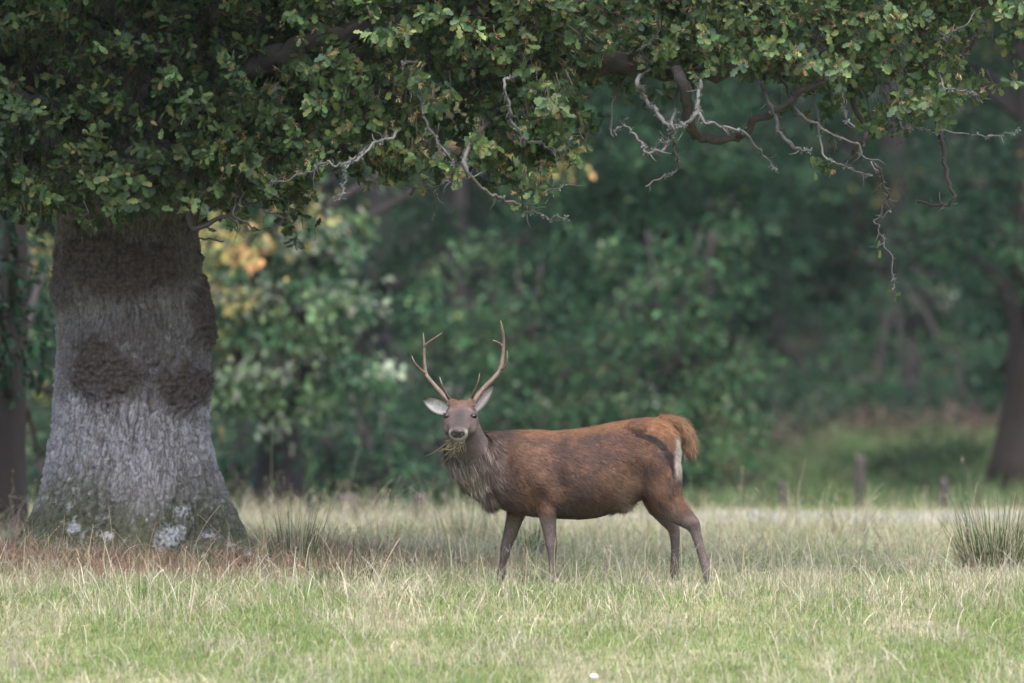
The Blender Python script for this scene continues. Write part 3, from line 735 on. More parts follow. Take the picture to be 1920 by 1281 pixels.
nl = np.where(np.arange(n) < nspr, 8, rng.poisson(7.5, n)); nl[6:8] = 3
idx = np.repeat(np.arange(n), nl); m = len(idx)
r_ = rand_dir(m); t_ = tw[idx]
perp = nrm(r_ - (r_ * t_).sum(1)[:, None] * t_)
lean = rng.uniform(.15, 1.1, (m, 1))
ld = nrm(perp + t_ * lean + np.array([0, 0, -.18]))
lp = CP[idx] - t_ * rng.uniform(0, .09, (m, 1)) + rng.normal(0, .012, (m, 3))
sz = rng.uniform(.052, .112, m)
PALO = [(.050, .092, .042), (.066, .116, .046), (.098, .146, .054), (.145, .175, .066), (.19, .145, .07), (.048, .084, .054)]
tone = (tone0 * np.exp(rng.normal(0, .12, n)))[idx][:, None] * (.78 + .22 * sstep(-3.0, -1.2, CP[:, 0]))[idx][:, None]  # leaves near the trunk toned darker, crown shade put into their colour
warm = sstep(-.3, .6, perlin(CP * 1.3))[idx]
lc = pick_cols(m, PALO, [.26, .3, .2, .09, .02, .13]) * tone
lc = lc * (1 - .35 * warm[:, None]) + .35 * warm[:, None] * lc * np.array([1.35, 1.12, .85])
LR = frames(ld, nrm(t_ + rand_dir(m) * .35 + np.array([0, 0, .35])))
# the 300 leaves that show largest are single leaves; the rest is one mass
inview = (np.abs(lp[:, 0] / lp[:, 1] * F) < 955) & (HOR - (lp[:, 2] - H) / lp[:, 1] * F > 4)
facing = np.abs(LR[:, 1, 2]) * sz * inview * (lp[:, 1] < 45.9)
big = np.argsort(-facing)[:300]
rest = np.ones(m, bool); rest[big] = False
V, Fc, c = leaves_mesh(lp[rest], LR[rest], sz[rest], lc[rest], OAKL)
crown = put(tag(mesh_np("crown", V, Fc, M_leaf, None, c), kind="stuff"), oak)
from mathutils import Matrix
LEAFM = []
for q in range(8):
    cq = lc[big[q * 30:(q + 1) * 30]].mean(0)
    me = bpy.data.meshes.new("leaf"); me.from_pydata(OAKL[0].tolist(), [], OAKL[1].tolist())
    a_ = me.color_attributes.new("Col", 'FLOAT_COLOR', 'POINT')
    a_.data.foreach_set("color", np.repeat(np.append(pick_cols(1, PALO, [.26, .3, .2, .09, .02, .13])[0], 1)[None], len(OAKL[0]), 0).astype(np.float32).ravel())
    me.materials.append(M_leaf); LEAFM.append(me)
for q, g_ in enumerate(big):
    o = bpy.data.objects.new("leaf", LEAFM[q % 8]); COL.objects.link(o)
    Mx = np.eye(4); Mx[:3, :3] = LR[g_] * sz[g_]; Mx[:3, 3] = lp[g_]
    o.parent = crown; o.matrix_parent_inverse.identity()
    Mx[:3, 3] -= np.array(oak.location) + np.array(crown.location)
    o.matrix_local = Matrix(Mx.tolist())
# twigs that carry the rosettes
tp = CP - tw * .10; Ltw = np.minimum(np.linalg.norm(nearest - CP, axis=1), .14)
t2 = tp + nrm(nearest - tp) * Ltw[:, None]
parts = []
side = nrm(np.cross(t2 - CP, np.array([0, 1., .1]))) * .0026
sd2 = np.array([0, .0035, 0])
Vt = np.stack([CP + side, CP - side, CP + sd2, tp + side, tp - side, tp + sd2, t2 + side * 1.6, t2 - side * 1.6, t2 + sd2], 1)
Vt[6:8] = Vt[6:8, :1]
o_ = (np.arange(n) * 9)[:, None]
Q = np.concatenate([o_ + np.array([[a_, b_, b_ + 3, a_ + 3]]) for (a_, b_) in [(0, 1), (1, 2), (2, 0), (3, 4), (4, 5), (5, 3)]])
put(tag(mesh_np("twigs", Vt.reshape(-1, 3), Q, M_twig, None, np.repeat(np.array([[.06, .05, .042]]), n * 9, 0)), kind="stuff"), oak)
# tan bud and husk tufts at the heart of many rosettes
sel = np.where((rng.uniform(size=n) < .35) & (CP[:, 1] < 46.6) & (CP[:, 0] > -2.2))[0]
idx = np.repeat(sel, 13); m = len(idx)
dd = nrm(tw[idx] + rand_dir(m) * .7)
V, Fc, c = leaves_mesh(CP[idx] + rng.normal(0, .006, (m, 3)), frames(dd, rand_dir(m)), rng.uniform(.025, .055, m), pick_cols(m, [(.36, .26, .15), (.28, .17, .10), (.42, .34, .2)], [.5, .25, .25]), (RHOMB[0] * np.array([1, .35, 1]), RHOMB[1]))
put(tag(mesh_np("buds", V, Fc, M_leaf, None, c), kind="stuff"), oak)
# the dome of the crown above the picture (it shades the trunk)
nb = 1200
cb = []
while len(cb) < nb:
    q = rng.uniform([-11, 45.4, 5.2], [3.0, 57, 13])
    d = np.array([(q[0] + 4.2) / 6.5, (q[1] - 50) / 4.6, (q[2] - 5.2) / 7.5])
    r = np.linalg.norm(d)
    if r < 1 and r > .35 and q[2] > H + (HOR + 190) / F * q[1] and rng.uniform() < .3 + .7 * r: cb.append(q)
for q in range(520):            # extra leaf clumps added straight over the stem to shade it
    cb.append(np.array([rng.uniform(-8.5, -1.2), rng.uniform(43.6, 50.5), rng.uniform(4.95, 7.6)]))
cb = np.array(cb); nb = len(cb); idx = np.repeat(np.arange(nb), 34); m = len(idx)
pos = cb[idx] + rng.normal(size=(m, 3)) * np.array([.33, .33, .2])
V, Fc, c = leaves_mesh(pos, frames(rand_dir(m) + np.array([0, 0, -.2]), rand_dir(m) * .6 + np.array([0, 0, 1])), rng.uniform(.11, .18, m), pick_cols(m, PALO, [.3, .3, .2, .1, .02, .1]), RHOMB)
put(tag(mesh_np("upper_crown", V, Fc, M_leaf, None, c), kind="stuff"), oak)
# ------------------------------------------------------------------ the stag
YD = 45.0
def turn(px): return -(px - 1060) / 252 * 0.10          # rump a little nearer than the shoulder
def D(px, py, dy=0.0): return at(px, py, YD + turn(px) + dy)
gst = float(gz(np.array([0.4]), np.array([45.0]))[0])
stag = empty("stag", (float(D(1100, 0)[0]), 45.0, gst))
tag(stag, "brown red deer stag with branched antlers standing side on, head turned to watch", "deer")

def loft(secs, n=36):
    """secs: (centre, side vec, up vec, half width, up radius, down radius)"""
    a = np.arange(n) / n * 2 * math.pi
    Vs = []
    for (c0, S_, U_, wd, ru, rd) in secs:
        ca, sa = np.cos(a), np.sin(a)
        up = np.where(sa > 0, ru, rd) * np.sign(sa) * np.abs(sa) ** .92
        ww = wd * np.sign(ca) * np.abs(ca) ** .92 * (1 - .16 * np.clip(sa, 0, 1) ** 2)
        Vs.append(np.asarray(c0) + ww[:, None] * np.asarray(S_) + up[:, None] * np.asarray(U_))
    m = len(Vs); V = np.vstack(Vs + [np.asarray(secs[0][0])[None], np.asarray(secs[-1][0])[None]])
    i = np.arange(m - 1)[:, None] * n; j = np.arange(n)[None]; k = (j + 1) % n
    Q = np.stack([i + j, i + k, i + n + k, i + n + j], -1).reshape(-1, 4)
    jj = np.arange(n); kk = (jj + 1) % n
    C = np.vstack([np.stack([np.full(n, m * n), kk, jj], 1), np.stack([np.full(n, m * n + 1), (m - 1) * n + jj, (m - 1) * n + kk], 1)])
    return V, [Q, C]
def ellipsoid(c0, r, ax=None, n=20):
    th = np.linspace(0, math.pi, n // 2 + 1)[1:-1]; a = np.arange(n) / n * 2 * math.pi
    Vs = np.array([(math.sin(t) * math.cos(p), math.sin(t) * math.sin(p), math.cos(t)) for t in th for p in a])
    Vs = np.vstack([Vs, [[0, 0, 1]], [[0, 0, -1]]])
    m = len(th)
    i = np.arange(m - 1)[:, None] * n; j = np.arange(n)[None]; k = (j + 1) % n
    Q = np.stack([i + j, i + n + j, i + n + k, i + k], -1).reshape(-1, 4)
    jj = np.arange(n); kk = (jj + 1) % n
    C = np.vstack([np.stack([np.full(n, m * n), jj, kk], 1), np.stack([np.full(n, m * n + 1), (m - 1) * n + kk, (m - 1) * n + jj], 1)])
    Vs = Vs * np.asarray(r)
    if ax is not None: Vs = Vs @ np.asarray(ax).T
    return Vs + np.asarray(c0), [Q, C]

pieces = []
# trunk of the body: column, topline row, belly row, half width
body = np.array([(872, 838, 902, .07), (885, 824, 916, .12), (905, 814, 928, .165), (930, 809, 944, .195), (960, 807, 960, .21), (1000, 806, 969, .235), (1045, 808, 972, .262), (1090, 803, 974, .275), (1130, 796, 968, .262),
                 (1165, 789, 954, .240), (1195, 785, 940, .215), (1225, 783, 927, .20), (1247, 788, 925, .18), (1264, 800, 908, .135), (1273, 825, 885, .07)])
bs = spline(body, 60)
secs = []
fx = nrm(D(1200, 800) - D(950, 800)); sidev = nrm(np.cross(fx, (0, 0, 1)))
for (px_, t_, b_, w_) in bs:
    T, Bm = D(px_, t_), D(px_, b_)
    c0 = T * .46 + Bm * .54
    secs.append((c0, sidev, np.array([0, 0, 1.]), w_, T[2] - c0[2], c0[2] - Bm[2]))
pieces.append(loft(secs))
# neck
nk = spline(np.array([(940, 880, .03, .255, .19), (908, 868, -.02, .232, .170), (884, 850, -.09, .190, .150), (874, 827, -.15, .150, .130), (870, 803, -.20, .122, .115), (868, 786, -.23, .095, .10)]), 30)
cen = np.array([D(p[0], p[1], p[2]) for p in nk])
tv = nrm(np.gradient(cen, axis=0))
secs = []
for c0, t, p in zip(cen, tv, nk):
    S_ = nrm(np.cross(t, np.array([.25, 1, .1]))); U_ = nrm(np.cross(S_, t))
    secs.append((c0, S_, U_, p[3], p[4], p[4]))
pieces.append(loft(secs))
# head
O_ = D(867, 769, -.17)
th = math.radians(24)
HF = nrm(np.array([-.07, -math.cos(th), -math.sin(th)])); HS = nrm(np.cross(HF, (0, 0, 1))); HU = np.cross(HS, HF)
if HS[0] < 0: HS = -HS; HU = np.cross(HF, HS) * -1
if HU[2] < 0: HU = -HU
HK = 1.12
HAX = np.stack([HS, HF, HU], 1) * HK
def Hd(s, x, u): return O_ + (HF * s + HS * x + HU * u) * HK
hs = spline(np.array([(-.03, .055, .045, .06, 0), (.02, .085, .066, .10, 0), (.08, .106, .076, .115, 0), (.14, .117, .078, .120, 0), (.18, .116, .066, .118, 0), (.225, .098, .050, .112, 0), (.27, .076, .040, .098, 0), (.315, .065, .036, .082, 0), (.355, .064, .036, .070, 0), (.385, .058, .028, .058, 0), (.402, .038, .012, .040, 0)]), 40)
pieces.append(loft([(Hd(s, 0, 0), HS, HU, w_ * HK, u_ * HK, d_ * HK) for s, w_, u_, d_, _ in hs], 32))
for s in (-1, 1):
    pieces.append(ellipsoid(Hd(.19, s * .075, -.035), (.036, .085, .05), HAX))        # cheek
    pieces.append(ellipsoid(Hd(.375, s * .032, .010), (.022, .026, .020), HAX))       # nostril wing
    pieces.append(ellipsoid(Hd(.06, s * .062, .075), (.028, .03, .03), HAX))          # pedicle
pieces.append(ellipsoid(Hd(.345, 0, -.062), (.046, .045, .028), HAX))                 # chin
pieces.append(ellipsoid(Hd(.08, 0, .072), (.07, .06, .022), HAX))                     # poll

def limb(pts, dy, ell=.85, n=18):
    P_ = spline([(*D(px_, py_, dy if len(r) == 0 else r[0]), rr * 1.1) for (px_, py_, rr, *r) in pts], len(pts) * 5)
    V, Q, C = tube(P_[:, :3], P_[:, 3], n, ref=(0, 1, .001), ell=ell)
    pieces.append((V, [Q, C]))
limb([(1000, 880, .11, -.10), (1010, 905, .108, -.125), (1022, 935, .086, -.14), (1026, 960, .066), (1029, 985, .052), (1032, 1008, .042), (1034, 1022, .042), (1035, 1040, .029), (1036, 1066, .0255), (1038, 1080, .031), (1039, 1090, .030)], -.15)
limb([(975, 900, .10, .10), (972, 935, .088, .12), (970, 955, .072), (964, 975, .058), (957, 1000, .049), (950, 1022, .040), (947, 1036, .036), (943, 1055, .026), (940, 1072, .029), (938, 1084, .029)], .14)
limb([(1228, 860, .16, -.08), (1236, 890, .155, -.10), (1243, 918, .130, -.12), (1252, 940, .112, -.13), (1268, 958, .088), (1286, 972, .066), (1299, 984, .052), (1305, 1000, .037), (1313, 1028, .0325), (1320, 1052, .031), (1324, 1070, .034), (1327, 1086, .031)], -.14)
limb([(1222, 880, .13, .07), (1226, 915, .11, .09), (1234, 945, .085, .1), (1248, 968, .064), (1261, 986, .048), (1265, 1002, .038), (1266, 1025, .031), (1265, 1050, .029), (1265, 1070, .033), (1266, 1085, .030)], .12)
# shoulder, elbow fold, haunch, hip bone, sheath, brisket
AX = np.stack([fx, sidev, (0, 0, 1.)], 1)
pieces += [ellipsoid(D(985, 880, -.155), (.16, .07, .20), AX), ellipsoid(D(1030, 918, -.185), (.06, .05, .075), AX), ellipsoid(D(1225, 855, -.10), (.15, .10, .23), AX), ellipsoid(D(1196, 803, -.09), (.11, .08, .06), AX),
           ellipsoid(D(1165, 945, -.06), (.085, .05, .05), AX), ellipsoid(D(925, 925, 0), (.10, .14, .10), AX), ellipsoid(D(1090, 900, -.16), (.28, .11, .20), AX)]
for s in (-1, 1): pieces.append(ellipsoid(D(1262, 845, s * .075 - .01), (.06, .07, .15), AX))
# tail core
tp_ = np.array([D(1236, 789), D(1262, 789), D(1282, 800), D(1292, 820), D(1296, 842)])
V, Q, C = tube(spline(tp_, 14), np.linspace(.045, .014, 14), 12, ref=(0, 1, .001)); pieces.append((V, [Q, C]))

V, fs = merge(pieces)
tmp = mesh_np("tmp", V, fs)
md = tmp.modifiers.new("r", 'REMESH'); md.mode = 'VOXEL'; md.voxel_size = 0.0085
dg = bpy.context.evaluated_depsgraph_get(); dg.update()
me = bpy.data.meshes.new_from_object(tmp.evaluated_get(dg))
bpy.data.objects.remove(tmp)
nv = len(me.vertices); BV = np.empty(nv * 3, np.float32); me.vertices.foreach_get("co", BV); BV = BV.reshape(-1, 3).astype(float)
ne = len(me.edges); E = np.empty(ne * 2, np.int32); me.edges.foreach_get("vertices", E); E = E.reshape(-1, 2)
nl_ = len(me.loops); LI = np.empty(nl_, np.int32); me.loops.foreach_get("vertex_index", LI)
BQ = LI.reshape(-1, 4) if nl_ == 4 * len(me.polygons) else None
_v = BV[BQ]; _vol = (np.cross(_v[:, 1] - _v[:, 0], _v[:, 2] - _v[:, 0]) * (_v[:, 0] - BV.mean(0))).sum()
if _vol < 0: BQ = BQ[:, ::-1].copy()
deg = np.bincount(E.ravel(), minlength=nv).astype(float)
hdist = (BV - O_) @ HF / HK
is_head = sstep(.02, .08, hdist) * (np.linalg.norm(BV - Hd(.2, 0, 0), axis=1) < .36)
def smooth(Vv, lam, mask):
    s = np.zeros_like(Vv)
    for k in range(3):
        s[:, k] = np.bincount(E[:, 0], Vv[E[:, 1], k], nv) + np.bincount(E[:, 1], Vv[E[:, 0], k], nv)
    s /= np.maximum(deg, 1)[:, None]
    return Vv + lam * mask[:, None] * (s - Vv)
for k in range(26):
    mk = 1 - .72 * is_head
    BV = smooth(BV, .55, mk); BV = smooth(BV, -.50, mk)
for k in range(7): BV = smooth(BV, .5, 1 - .8 * is_head)

# muscle: swell and hollow the near and far flank where the photo shows form
_T = np.vstack([BQ[:, [0, 1, 2]], BQ[:, [0, 2, 3]]]); _n = np.cross(BV[_T[:, 1]] - BV[_T[:, 0]], BV[_T[:, 2]] - BV[_T[:, 0]])
_vn = np.zeros_like(BV)
for k in range(3):
    for q in range(3): _vn[:, q] += np.bincount(_T[:, k], _n[:, q], nv)
_vn = nrm(_vn); _px = 960 + BV[:, 0] / BV[:, 1] * F; _py = HOR - (BV[:, 2] - H) / BV[:, 1] * F
for (mx, my, sx, sy, am) in [(980, 872, 24, 34, .022), (1012, 905, 14, 20, .022), (1046, 900, 13, 34, -.028), (1050, 850, 16, 26, -.014), (1188, 890, 20, 34, -.030), (1192, 838, 22, 14, -.014), (1200, 800, 16, 10, .003), (1232, 862, 20, 34, .020), (1240, 925, 14, 22, .014), (1262, 935, 7, 22, -.016),
                             (1110, 900, 45, 40, .014), (1075, 880, 6, 50, -.006), (1098, 880, 6, 50, .006), (1120, 885, 6, 50, -.006), (1142, 880, 6, 45, .006), (948, 850, 10, 40, -.018), (1030, 960, 8, 16, .008), (1300, 978, 8, 8, .006)]:
    BV = BV + _vn * (1.5 * am * np.exp(-((_px - mx) / sx) ** 2 - ((_py - my) / sy) ** 2) * (np.abs(_vn[:, 1]) > .2))[:, None]
for k in range(2): BV = smooth(BV, .5, 1 - is_head)

# colour of the coat, from where a point lies on the animal
def coat(P_):
    px_ = 960 + P_[:, 0] / P_[:, 1] * F; py_ = HOR - (P_[:, 2] - H) / P_[:, 1] * F
    n1 = fbm(P_ * np.array([7, 7, 9]), 3); n2 = fbm(P_ * 22 + 9, 3)
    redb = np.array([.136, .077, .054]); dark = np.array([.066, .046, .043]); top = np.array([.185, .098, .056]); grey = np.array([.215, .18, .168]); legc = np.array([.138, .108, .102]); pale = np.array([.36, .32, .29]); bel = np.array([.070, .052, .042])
    c = redb + 0 * P_
    def mixc(c, k, m): m = np.clip(m, 0, 1)[:, None]; return c * (1 - m) + k * m
    c = mixc(c, dark, sstep(-.25, .35, n1 + .25 * np.exp(-((px_ - 1100) / 55) ** 2)) * .75)
    topy = np.interp(px_, body[:, 0], body[:, 1])
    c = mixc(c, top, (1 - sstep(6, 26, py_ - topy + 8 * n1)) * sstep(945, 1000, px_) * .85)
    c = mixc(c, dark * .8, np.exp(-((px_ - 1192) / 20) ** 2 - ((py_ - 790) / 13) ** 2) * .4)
    c = mixc(c, top * np.array([1.1, 1.05, 1.0]), np.exp(-((px_ - 1235) / 28) ** 2 - ((py_ - 803) / 20) ** 2) * .9)
    c = mixc(c, np.array([.150, .088, .060]), np.exp(-((px_ - 985) / 45) ** 2 - ((py_ - 865) / 40) ** 2) * .6)
    tanc = np.array([.165, .102, .074])
    c = mixc(c, tanc, np.exp(-((px_ - 1175) / 50) ** 2 - ((py_ - 905) / 26) ** 2) * .75)
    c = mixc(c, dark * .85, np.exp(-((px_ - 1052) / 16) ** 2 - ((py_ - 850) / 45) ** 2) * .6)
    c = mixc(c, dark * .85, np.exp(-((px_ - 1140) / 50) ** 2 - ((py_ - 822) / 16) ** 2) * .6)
    c = mixc(c, tanc * 1.1, np.exp(-((px_ - 1030) / 12) ** 2 - ((py_ - 918) / 22) ** 2) * .6)
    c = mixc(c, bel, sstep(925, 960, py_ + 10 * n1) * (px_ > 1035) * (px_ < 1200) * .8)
    c = mixc(c, np.array([.22, .175, .14]), np.exp(-((px_ - 1168) / 16) ** 2 - ((py_ - 940) / 14) ** 2) * .8)
    # neck and chest mane
    nm = (1 - sstep(925, 975, px_ + (py_ - 860) * -.25 + 14 * n1)) * (py_ > 745) * (py_ < 960)
    c = mixc(c, np.array([.088, .064, .057]), nm)
    c = mixc(c, grey, nm * sstep(-.1, .35, n2 + .4 * np.exp(-((px_ - 865) / 30) ** 2)) * sstep(828, 855, py_) * .9 * sstep(950, 900, px_))
    c = mixc(c, np.array([.045, .035, .034]), np.exp(-((px_ - 945) / 26) ** 2) * (1 - sstep(812, 850, py_)) * .8)
    # legs
    leg = sstep(945, 985, py_ - .0 * px_) * ((px_ < 1044) | (px_ > 1214)) * (py_ > 930)
    c = mixc(c, legc, leg)
    c = mixc(c, np.array([.135, .102, .093]), leg * sstep(990, 1010, py_) * sstep(0, .4, n1) * .6)
    # rump patch with a dark border, and tail
    q = px_ - (1262 + (py_ - 860) * -.10)
    rp = sstep(-3, 6, q + 4 * n1) * sstep(797, 815, py_) * (1 - sstep(872, 905, py_))
    c = mixc(c, pale, rp)
    bd = np.full(len(px_), 99.)
    bp = spline(np.array([(1190, 815, 4.), (1212, 820, 6.), (1236, 833, 8.), (1251, 852, 8.), (1260, 872, 6.), (1263, 892, 4.)]), 30)
    for (ax_, ay_, aw_) in bp: bd = np.minimum(bd, np.hypot(px_ - ax_, py_ - ay_) / aw_)
    c = mixc(c, np.array([.026, .023, .026]), (1 - sstep(.5, 1.25, bd + .25 * n2)) * (1 - rp) * .9)
    tail = (px_ > 1262 + np.clip(py_ - 800, 0, 60) * .35) * (py_ < 862) * sstep(0, 4, px_ - 1268 - np.clip(py_ - 800, 0, 60) * .1)
    c = mixc(c, np.array([.215, .130, .080]), tail)
    # head
    s = (P_ - O_) @ HF / HK; x = (P_ - O_) @ HS / HK; u = (P_ - O_) @ HU / HK
    hd = ((s > .0) & (np.abs(x) < .15) & (np.linalg.norm(P_ - Hd(.2, 0, 0), axis=1) < .325)).astype(float) * sstep(-.01, .04, s)
    c = mixc(c, np.array([.084, .066, .062]), hd)
    c = mixc(c, np.array([.110, .068, .053]), hd * (1 - sstep(.10, .16, s + .03 * n1)) * sstep(.0, .04, u))
    c = mixc(c, np.array([.040, .034, .037]), hd * np.exp(-(x / .050) ** 2) * sstep(.12, .2, s) * (1 - sstep(.33, .36, s)) * (u > 0) * .85)
    for sg in (-1, 1):
        c = mixc(c, np.array([.30, .26, .24]), hd * np.exp(-((x - sg * .090) / .022) ** 2 - ((u - .070) / .012) ** 2) * .8 * (s > .05))
        c = mixc(c, np.array([.05, .042, .042]), hd * np.exp(-((x - sg * .082) / .026) ** 2 - ((u - .040) / .022) ** 2) * .85 * (s > .08))
        c = mixc(c, np.array([.165, .135, .124]), hd * np.exp(-((s - .20) / .06) ** 2 - ((x - sg * .10) / .03) ** 2 - ((u + .04) / .05) ** 2) * .6)
    c = mixc(c, np.array([.20, .172, .16]), hd * sstep(.335, .355, s + .01 * n1) * (1 - sstep(.012, .03, u)))
    c = mixc(c, np.array([.36, .32, .29]), hd * sstep(.28, .32, s) * (1 - sstep(-.065, -.045, u)))
    return np.clip(1.15 * c * (1 + .26 * n2[:, None]), .01, .7)
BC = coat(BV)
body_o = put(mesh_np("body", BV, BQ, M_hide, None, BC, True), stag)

# ---- coat hair: strips laid along the lie of the fur
T3 = np.vstack([BQ[:, [0, 1, 2]], BQ[:, [0, 2, 3]]])
a_, b_, c_ = BV[T3[:, 0]], BV[T3[:, 1]], BV[T3[:, 2]]
fn = np.cross(b_ - a_, c_ - a_); ar = np.linalg.norm(fn, axis=1); fnu = fn / np.maximum(ar, 1e-12)[:, None]
vn = np.zeros_like(BV)
for k in range(3): 
    for q in range(3): vn[:, q] += np.bincount(T3[:, k], fn[:, q], nv)
vn = nrm(vn)
def hairs(nh, weight=None):
    pr = ar * (weight if weight is not None else 1); pr = pr / pr.sum()
    ti = rng.choice(len(T3), nh, p=pr)
    u = rng.uniform(size=nh); v = rng.uniform(size=nh); fl = u + v > 1; u[fl] = 1 - u[fl]; v[fl] = 1 - v[fl]
    w0 = (1 - u - v)[:, None]; u = u[:, None]; v = v[:, None]
    p = w0 * a_[ti] + u * b_[ti] + v * c_[ti]
    n_ = nrm(w0 * vn[T3[ti, 0]] + u * vn[T3[ti, 1]] + v * vn[T3[ti, 2]])
    return p, n_
def fur(p, n_, d, L, W, lift, cols, seg=3):
    d = d - (d * n_).sum(1)[:, None] * n_; d = nrm(d)
    sd_ = nrm(np.cross(d, n_))
    t = np.linspace(0, 1, seg + 1)
    rows, nr = [], []
    for k, tt in enumerate(t):
        q = p - n_ * .002 + d * (L * tt)[:, None] + n_ * (lift * L * math.sin(tt * 2.2) * .6)[:, None]
        q[:, 2] -= L * tt * tt * .15
        ww = W * (1 - tt) ** .7
        rows += [q + sd_ * ww[:, None], q - sd_ * ww[:, None]]
    V = np.stack(rows, 1); n = len(p); k2 = 2 * (seg + 1)
    o = (np.arange(n) * k2)[:, None]
    Q = np.concatenate([o + np.array([[2 * k, 2 * k + 2, 2 * k + 3, 2 * k + 1]]) for k in range(seg)])
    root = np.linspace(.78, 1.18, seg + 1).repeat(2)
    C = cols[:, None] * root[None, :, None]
    return V.reshape(-1, 3), Q, C.reshape(-1, 3), np.repeat(nrm(n_ + .15 * rng.normal(size=n_.shape)), k2, 0)
cam_p = np.array([0, 0, H])
NHR = 95000
tc_ = (a_ + b_ + c_) / 3
wt = np.where(((cam_p - tc_) * fnu).sum(1) > -.2 * np.linalg.norm(tc_ - cam_p, axis=1), 1, .15)
p, n_ = hairs(NHR, wt)
px_ = 960 + p[:, 0] / p[:, 1] * F; py_ = HOR - (p[:, 2] - H) / p[:, 1] * F
s_ = (p - O_) @ HF / HK; hd = (np.linalg.norm(p - Hd(.2, 0, 0), axis=1) < .315) & (s_ > .02)
d = np.repeat(np.array([[1.0, 0, -.42]]), NHR, 0)
nkm = sstep(955, 900, px_)[:, None]
d = d * (1 - nkm) + np.array([.25, -.1, -1.]) * nkm
lg = sstep(930, 965, py_)[:, None]
d = d * (1 - lg) + np.array([.15, 0, -1]) * lg
rmp = sstep(1215, 1260, px_)[:, None] * (1 - lg)
d = d * (1 - rmp) + np.array([.5, 0, -.9]) * rmp
tl = ((px_ > 1276) & (py_ < 862))[:, None]
d = np.where(tl, np.array([.35, 0, -1.]), d)
d = np.where(hd[:, None], -HF + np.array([0, 0, -.15]), d)
d = d + rng.normal(0, .13, d.shape) + .35 * np.stack([perlin(p * 9 + q * 31) for q in range(3)], 1)
L = np.full(NHR, .030)
L = np.where(px_ < 960, .028 + .050 * sstep(960, 905, px_) * sstep(790, 840, py_), L)
L = np.where(py_ > 960, .016, L)
L = np.where(hd, np.where((s_ < .12) & ((p - O_) @ HU > .03), .028, .011), L)
L = np.where(tl[:, 0], .055, L)
L = np.where((px_ > 1225) & (px_ < 1280) & (py_ < 815), .045, L)
L = np.where((np.abs(px_ - 1165) < 22) & (np.abs(py_ - 942) < 18), .05, L) * np.exp(rng.normal(0, .22, NHR))
muz = (s_ > .33) & hd
L = np.where(muz, .005, L)
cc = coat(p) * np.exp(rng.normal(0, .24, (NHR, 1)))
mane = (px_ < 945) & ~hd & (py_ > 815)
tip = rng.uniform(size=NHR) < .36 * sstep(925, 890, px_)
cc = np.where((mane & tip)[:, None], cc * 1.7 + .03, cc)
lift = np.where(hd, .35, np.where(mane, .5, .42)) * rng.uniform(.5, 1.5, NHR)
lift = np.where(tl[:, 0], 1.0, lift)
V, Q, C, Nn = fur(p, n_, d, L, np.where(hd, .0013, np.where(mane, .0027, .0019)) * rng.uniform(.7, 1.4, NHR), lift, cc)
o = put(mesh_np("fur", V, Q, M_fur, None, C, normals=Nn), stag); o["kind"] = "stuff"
# tail plume
m = 2600
t_ = rng.uniform(.15, 1, m) ** .8; sp = spline(tp_, 60); q = (t_ * 59).astype(int)
dirn = nrm(np.gradient(sp, axis=0))[q]
dd = rand_dir(m)
p = sp[q] + dd * np.interp(t_, [0, 1], [.04, .012])[:, None]
V, Q, C, Nn = fur(p, nrm(dd + .001), dirn + .28 * dd + np.array([0, 0, -.25]), rng.uniform(.05, .11, m), np.full(m, .0022), np.full(m, .25), np.array([.205, .125, .076]) * np.exp(rng.normal(0, .28, (m, 1))))
o = put(mesh_np("tail_hair", V, Q, M_fur, None, C, normals=Nn), stag); o["kind"] = "stuff"

# ---- eyes, nose, ears
hx, hu, hsd = (BV - O_) @ HS / HK, (BV - O_) @ HU / HK, (BV - O_) @ HF / HK
def face_s(x, u, r=.010):
    """how far forward the face lies at this spot"""
    q = (np.abs(hx - x) < r) & (np.abs(hu - u) < r) & (hsd > .05) & (hsd < .42)
    return float(np.percentile(hsd[q], 80)) if q.any() else .17
for s in (-1, 1):
    ex, eu = s * .090, .040
    es = face_s(ex, eu)
    EX = np.stack([nrm(HS * .85 - HF * s * .5), nrm(HF * .85 + HS * s * .5), HU], 1) * HK
    Ve, fe = ellipsoid(Hd(es + .002, ex, eu), (.025, .020, .0175), EX, 18)
    ey = put(mesh_np("eye", Ve, fe, M_eye, None, None, True), stag)
    # upper lid
    P_ = np.array([Hd(es, ex, eu) + EX @ np.array([.026 * math.cos(t), .004 + .006 * math.sin(t), .009 + .013 * math.sin(t)]) for t in np.linspace(.1, math.pi - .1, 12)])
    V, Q, C = tube(P_, .0032 * np.sin(np.linspace(.3, math.pi - .3, 12)), 8)
    put(mesh_np("eyelid", V, [Q, C], M_hide, None, np.repeat(np.array([[.13, .105, .096]]), len(V), 0), True), stag)
# nose pad with nostrils
nv_, nf_ = ellipsoid(Hd(.388, 0, .004), (.050, .022, .034), HAX, 24)
x = (nv_ - Hd(.388, 0, .004)) @ HS / HK; u = (nv_ - Hd(.388, 0, .004)) @ HU / HK
for s in (-1, 1):
    dn = np.hypot((x - s * .024) / .010, (u - .002) / .010)
    nv_ = nv_ - HF * (np.exp(-dn ** 2) * .014)[:, None]
nv_ = nv_ - HF * (np.exp(-(x / .003) ** 2) * .004)[:, None]
nose = put(mesh_np("nose", nv_, nf_, M_nose, None, None, True), stag)
for s in (-1, 1):
    Ve, fe = ellipsoid(Hd(.400, s * .025, .004), (.010, .006, .007), HAX, 12)
    put(mesh_np("nostril", Ve, fe, M_eye, None, None, True), stag)
Ve, fe = ellipsoid(Hd(.384, 0, -.036), (.043, .012, .0045), HAX, 14)
put(mesh_np("mouth", Ve, fe, M_nose, None, None, True), stag)

